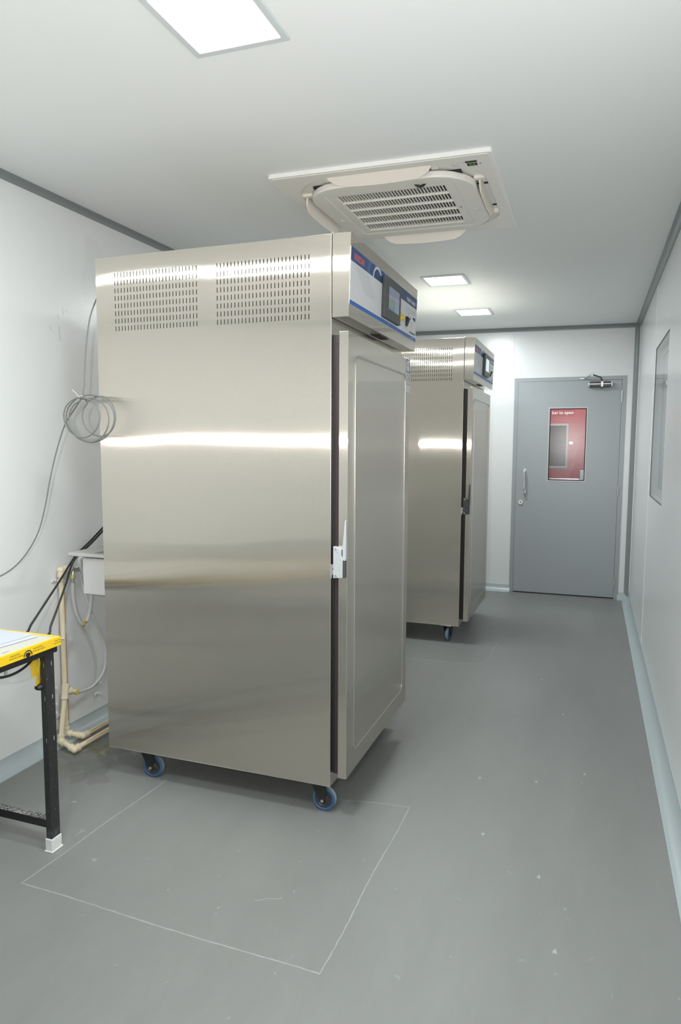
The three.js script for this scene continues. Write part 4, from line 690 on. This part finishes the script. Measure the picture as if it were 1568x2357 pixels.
function person(label, pos, turn, o) {                                     // local: faces -z, feet at the origin
  const t = thing('person', label, 'person', pos); t.rotation.y = turn;
  const sh = 1.40, hip = 0.90;
  const torso = [[[0, hip, 0], 0.125, [0, 1.12, 0], 0.118], [[0, 1.12, 0], 0.118, [0, 1.32, -0.005], 0.13], [[-0.10, hip - 0.02, 0], 0.10, [0.10, hip - 0.02, 0], 0.10], [[-0.14, sh - 0.03, 0.01], 0.075, [0.14, sh - 0.03, 0.01], 0.075], [[-0.09, 1.28, -0.02], 0.10, [0.09, 1.28, -0.02], 0.10]];
  const legs = [-1, 1].flatMap((s) => [[[s * 0.09, hip - 0.03, 0], 0.095, [s * 0.10, 0.50, -0.01], 0.062], [[s * 0.10, 0.50, -0.01], 0.062, [s * 0.105, 0.09, 0.02], 0.042]]);
  const feet = [-1, 1].map((s) => [[s * 0.105, 0.045, 0.035], 0.042, [s * 0.115, 0.03, -0.13], 0.030]);
  const arms = o.arms.flatMap(([S, E, W]) => [[S, 0.058, E, 0.042], [E, 0.042, W, 0.028]]);
  const hc = o.head, neck = [[[0, sh, 0.005], 0.055, [hc[0] * 0.6, hc[1] - 0.09, hc[2] * 0.6 + 0.01], 0.052]];
  const skull = [[[hc[0], hc[1] + 0.035, hc[2] + 0.012], 0.078, [hc[0], hc[1] + 0.03, hc[2] - 0.01], 0.076], [[hc[0], hc[1] - 0.02, hc[2] - 0.02], 0.064, [hc[0], hc[1] - 0.075, hc[2] - 0.045], 0.036], [[hc[0], hc[1] + 0.005, hc[2] - 0.082], 0.008, [hc[0], hc[1] - 0.028, hc[2] - 0.098], 0.012], [[hc[0] - 0.078, hc[1] + 0.012, hc[2] + 0.01], 0.012, [hc[0] - 0.080, hc[1] - 0.02, hc[2] + 0.006], 0.009], [[hc[0] + 0.078, hc[1] + 0.012, hc[2] + 0.01], 0.012, [hc[0] + 0.080, hc[1] - 0.02, hc[2] + 0.006], 0.009]];
  const body = sdfGeo(capsules([...torso, ...legs, ...arms, ...neck], 0.05), [-0.52, -0.02, -0.45], [0.52, 1.62, 0.25], 0.016);
  const headG = sdfGeo(capsules([...skull, ...neck], 0.022), [hc[0] - 0.13, hc[1] - 0.16, hc[2] - 0.15], [hc[0] + 0.13, hc[1] + 0.16, hc[2] + 0.14], 0.006);
  const hands = o.arms.map(([S, E, W], k) => {                             // palm, four fingers and a thumb
    const w = V(...W), d = V(...o.hands[k].to).normalize(), side = V(...o.hands[k].side).normalize(), up = side.clone().cross(d).normalize(), P = w.clone().addScaledVector(d, 0.075), list = [[W, 0.026, P.toArray(), 0.022]];
    for (let f = 0; f < 4; f++) { const off = (f - 1.5) * 0.019, len = [0.062, 0.074, 0.07, 0.056][f], a = w.clone().addScaledVector(d, 0.06).addScaledVector(side, off), b = a.clone().addScaledVector(d, 0.042).addScaledVector(up, -0.004), c = b.clone().addScaledVector(d, len * 0.45).addScaledVector(up, -len * 0.42), e = c.clone().addScaledVector(d, 0.006).addScaledVector(up, -0.022); list.push([a.toArray(), 0.0105, b.toArray(), 0.0095], [b.toArray(), 0.0095, c.toArray(), 0.0085], [c.toArray(), 0.0085, e.toArray(), 0.0075]); }
    const th = w.clone().addScaledVector(d, 0.025).addScaledVector(side, 0.026 * o.hands[k].thumb), th2 = th.clone().addScaledVector(d, 0.035).addScaledVector(side, 0.024 * o.hands[k].thumb), th3 = th2.clone().addScaledVector(d, 0.028).addScaledVector(up, -0.01); list.push([th.toArray(), 0.013, th2.toArray(), 0.011], [th2.toArray(), 0.011, th3.toArray(), 0.009]);
    const c = w.clone().addScaledVector(d, 0.07); return sdfGeo(capsules(list, 0.008), [c.x - 0.13, c.y - 0.13, c.z - 0.13], [c.x + 0.13, c.y + 0.13, c.z + 0.13], 0.005);
  });
  mesh('body', merge([body, headG, ...hands]), M.skin, t);
  const grow = (l, k) => l.map(([a, ra, b, rb]) => [a, ra + k, b, rb + k]);
  const cut = (f, y) => (x, yy, z) => Math.max(f(x, yy, z), y - yy);
  mesh('shirt', sdfGeo(cut(capsules(grow([...torso, ...arms.map(([a, ra, b, rb], i) => (i % 2 && o.sleeve ? [a, ra, a.map((v, q) => v + (b[q] - v) * o.sleeve), rb + 0.008] : [a, ra, b, rb])).filter((_, i) => o.sleeve || i % 2 === 0)], 0.012), 0.05), 0.86), [-0.52, 0.84, -0.45], [0.52, 1.52, 0.25], 0.016), o.shirt, t);
  mesh('trousers', sdfGeo((() => { const f = capsules(grow([...legs, torso[2], [[0, hip, 0], 0.125, [0, hip + 0.04, 0], 0.12]], 0.011), 0.04); return (x, y, z) => Math.max(f(x, y, z), 0.05 - y, y - 0.95); })(), [-0.3, 0.03, -0.2], [0.3, 0.97, 0.2], 0.014), M.trousers, t);
  mesh('shoe', sdfGeo(capsules(grow([feet[0]], 0.008), 0.02), [-0.25, -0.01, -0.22], [0, 0.13, 0.12], 0.01), M.hair, t); mesh('shoe', sdfGeo(capsules(grow([feet[1]], 0.008), 0.02), [0, -0.01, -0.22], [0.25, 0.13, 0.12], 0.01), M.hair, t);
  mesh('hair', sdfGeo((() => { const f = capsules([[[hc[0], hc[1] + 0.045, hc[2] + 0.02], 0.086, [hc[0], hc[1] + 0.045, hc[2] - 0.008], 0.082]], 0.02); return (x, y, z) => Math.max(f(x, y, z), hc[1] + 0.02 - y + 0.9 * Math.min(0.06, Math.max(-0.08, hc[2] - 0.02 - z))); })(), [hc[0] - 0.12, hc[1] - 0.1, hc[2] - 0.13], [hc[0] + 0.12, hc[1] + 0.16, hc[2] + 0.14], 0.008), M.hair, t);
  for (const s of [-1, 1]) mesh('eye', new THREE.SphereGeometry(0.0095, 12, 10), std(0.05, 0.04, 0.035, 0.2), t, [hc[0] + s * 0.03, hc[1] + 0.004, hc[2] - 0.073]);
  mesh('mouth', rbox(0.042, 0.008, 0.008, 0.003), std(0.35, 0.12, 0.1, 0.5), t, [hc[0], hc[1] - 0.055, hc[2] - 0.074]);
  return t;
}
person('person in a dark shirt holding a camera to the face, mirrored in the door glass', [0.05, 0, 0.33], 0, {
  head: [-0.01, 1.545, -0.03], shirt: M.shirtDark, sleeve: 0.35,
  arms: [[[-0.17, 1.37, 0.01], [-0.24, 1.15, -0.10], [-0.11, 1.38, -0.20]], [[0.17, 1.37, 0.01], [0.20, 1.14, -0.12], [0.05, 1.37, -0.20]]],
  hands: [{ to: [0.25, 0.85, -0.1], side: [0.1, 0, -1], thumb: -1 }, { to: [-0.35, 0.85, -0.1], side: [0.1, 0, -1], thumb: -1 }],
});
person('black-haired person in a grey shirt, mirrored at the left of the door glass', [-0.68, 0, 0.80], -Math.PI / 2, {
  head: [0, 1.50, -0.02], shirt: M.shirtGrey, sleeve: 0.95,
  arms: [[[-0.17, 1.37, 0.01], [-0.23, 1.10, 0.03], [-0.22, 0.88, -0.06]], [[0.17, 1.37, 0.01], [0.23, 1.10, 0.03], [0.22, 0.88, -0.06]]],
  hands: [{ to: [0, -1, -0.12], side: [0, 0.1, -1], thumb: 1 }, { to: [0, -1, -0.12], side: [0, 0.1, -1], thumb: 1 }],
});
{
  const t = thing('photo_camera', 'black camera with lit flash held upright, mirrored in the door glass', 'camera', [0, EYE, 0]);
  mesh('camera_body', rbox(0.105, 0.145, 0.065, 0.012, 3), M.blackPlastic, t, [0.0, 0, 0.125]);
  mesh('lens', merge([new THREE.CylinderGeometry(0.039, 0.036, 0.07, 32, 1).rotateX(Math.PI / 2).translate(0, 0, 0.056)]), M.blackPlastic, t); mesh('lens_glass', new THREE.SphereGeometry(0.05, 24, 12, 0, 7, 0, 0.62).rotateX(-Math.PI / 2).translate(0, 0, 0.068), phy(0.02, 0.02, 0.03, 0.05), t);
  mesh('hot_shoe', rbox(0.05, 0.05, 0.04, 0.006), M.blackPlastic, t, [-0.07, 0.0, 0.125]);
  mesh('flash_neck', rbox(0.06, 0.06, 0.04, 0.006), M.blackPlastic, t, [-0.115, 0.02, 0.125]);
  const fh = sub(t, 'flash_head'); fh.position.set(FLASH_AT[0], FLASH_AT[1] - EYE, FLASH_AT[2]); fh.rotation.x = FLASH_TILT;
  mesh('flash_case', rbox(0.068, 0.082, 0.1, 0.006), M.blackPlastic, fh, [0, 0, 0.052]);
  mesh('flash_lamp', rbox(0.056, 0.040, 0.006, 0.002), new THREE.MeshStandardMaterial({ color: lin(0.9, 0.9, 0.9), emissive: FLASH_COLOR, emissiveIntensity: 40 }), fh, [0, 0, 0.001]);
  const fl = new THREE.RectAreaLight(FLASH_COLOR, FLASH_LIGHT, 0.054, 0.038); fl.position.set(0, 0, -0.003); fl.castShadow = true; fh.add(fl);
}

renderer.render(scene, camera);
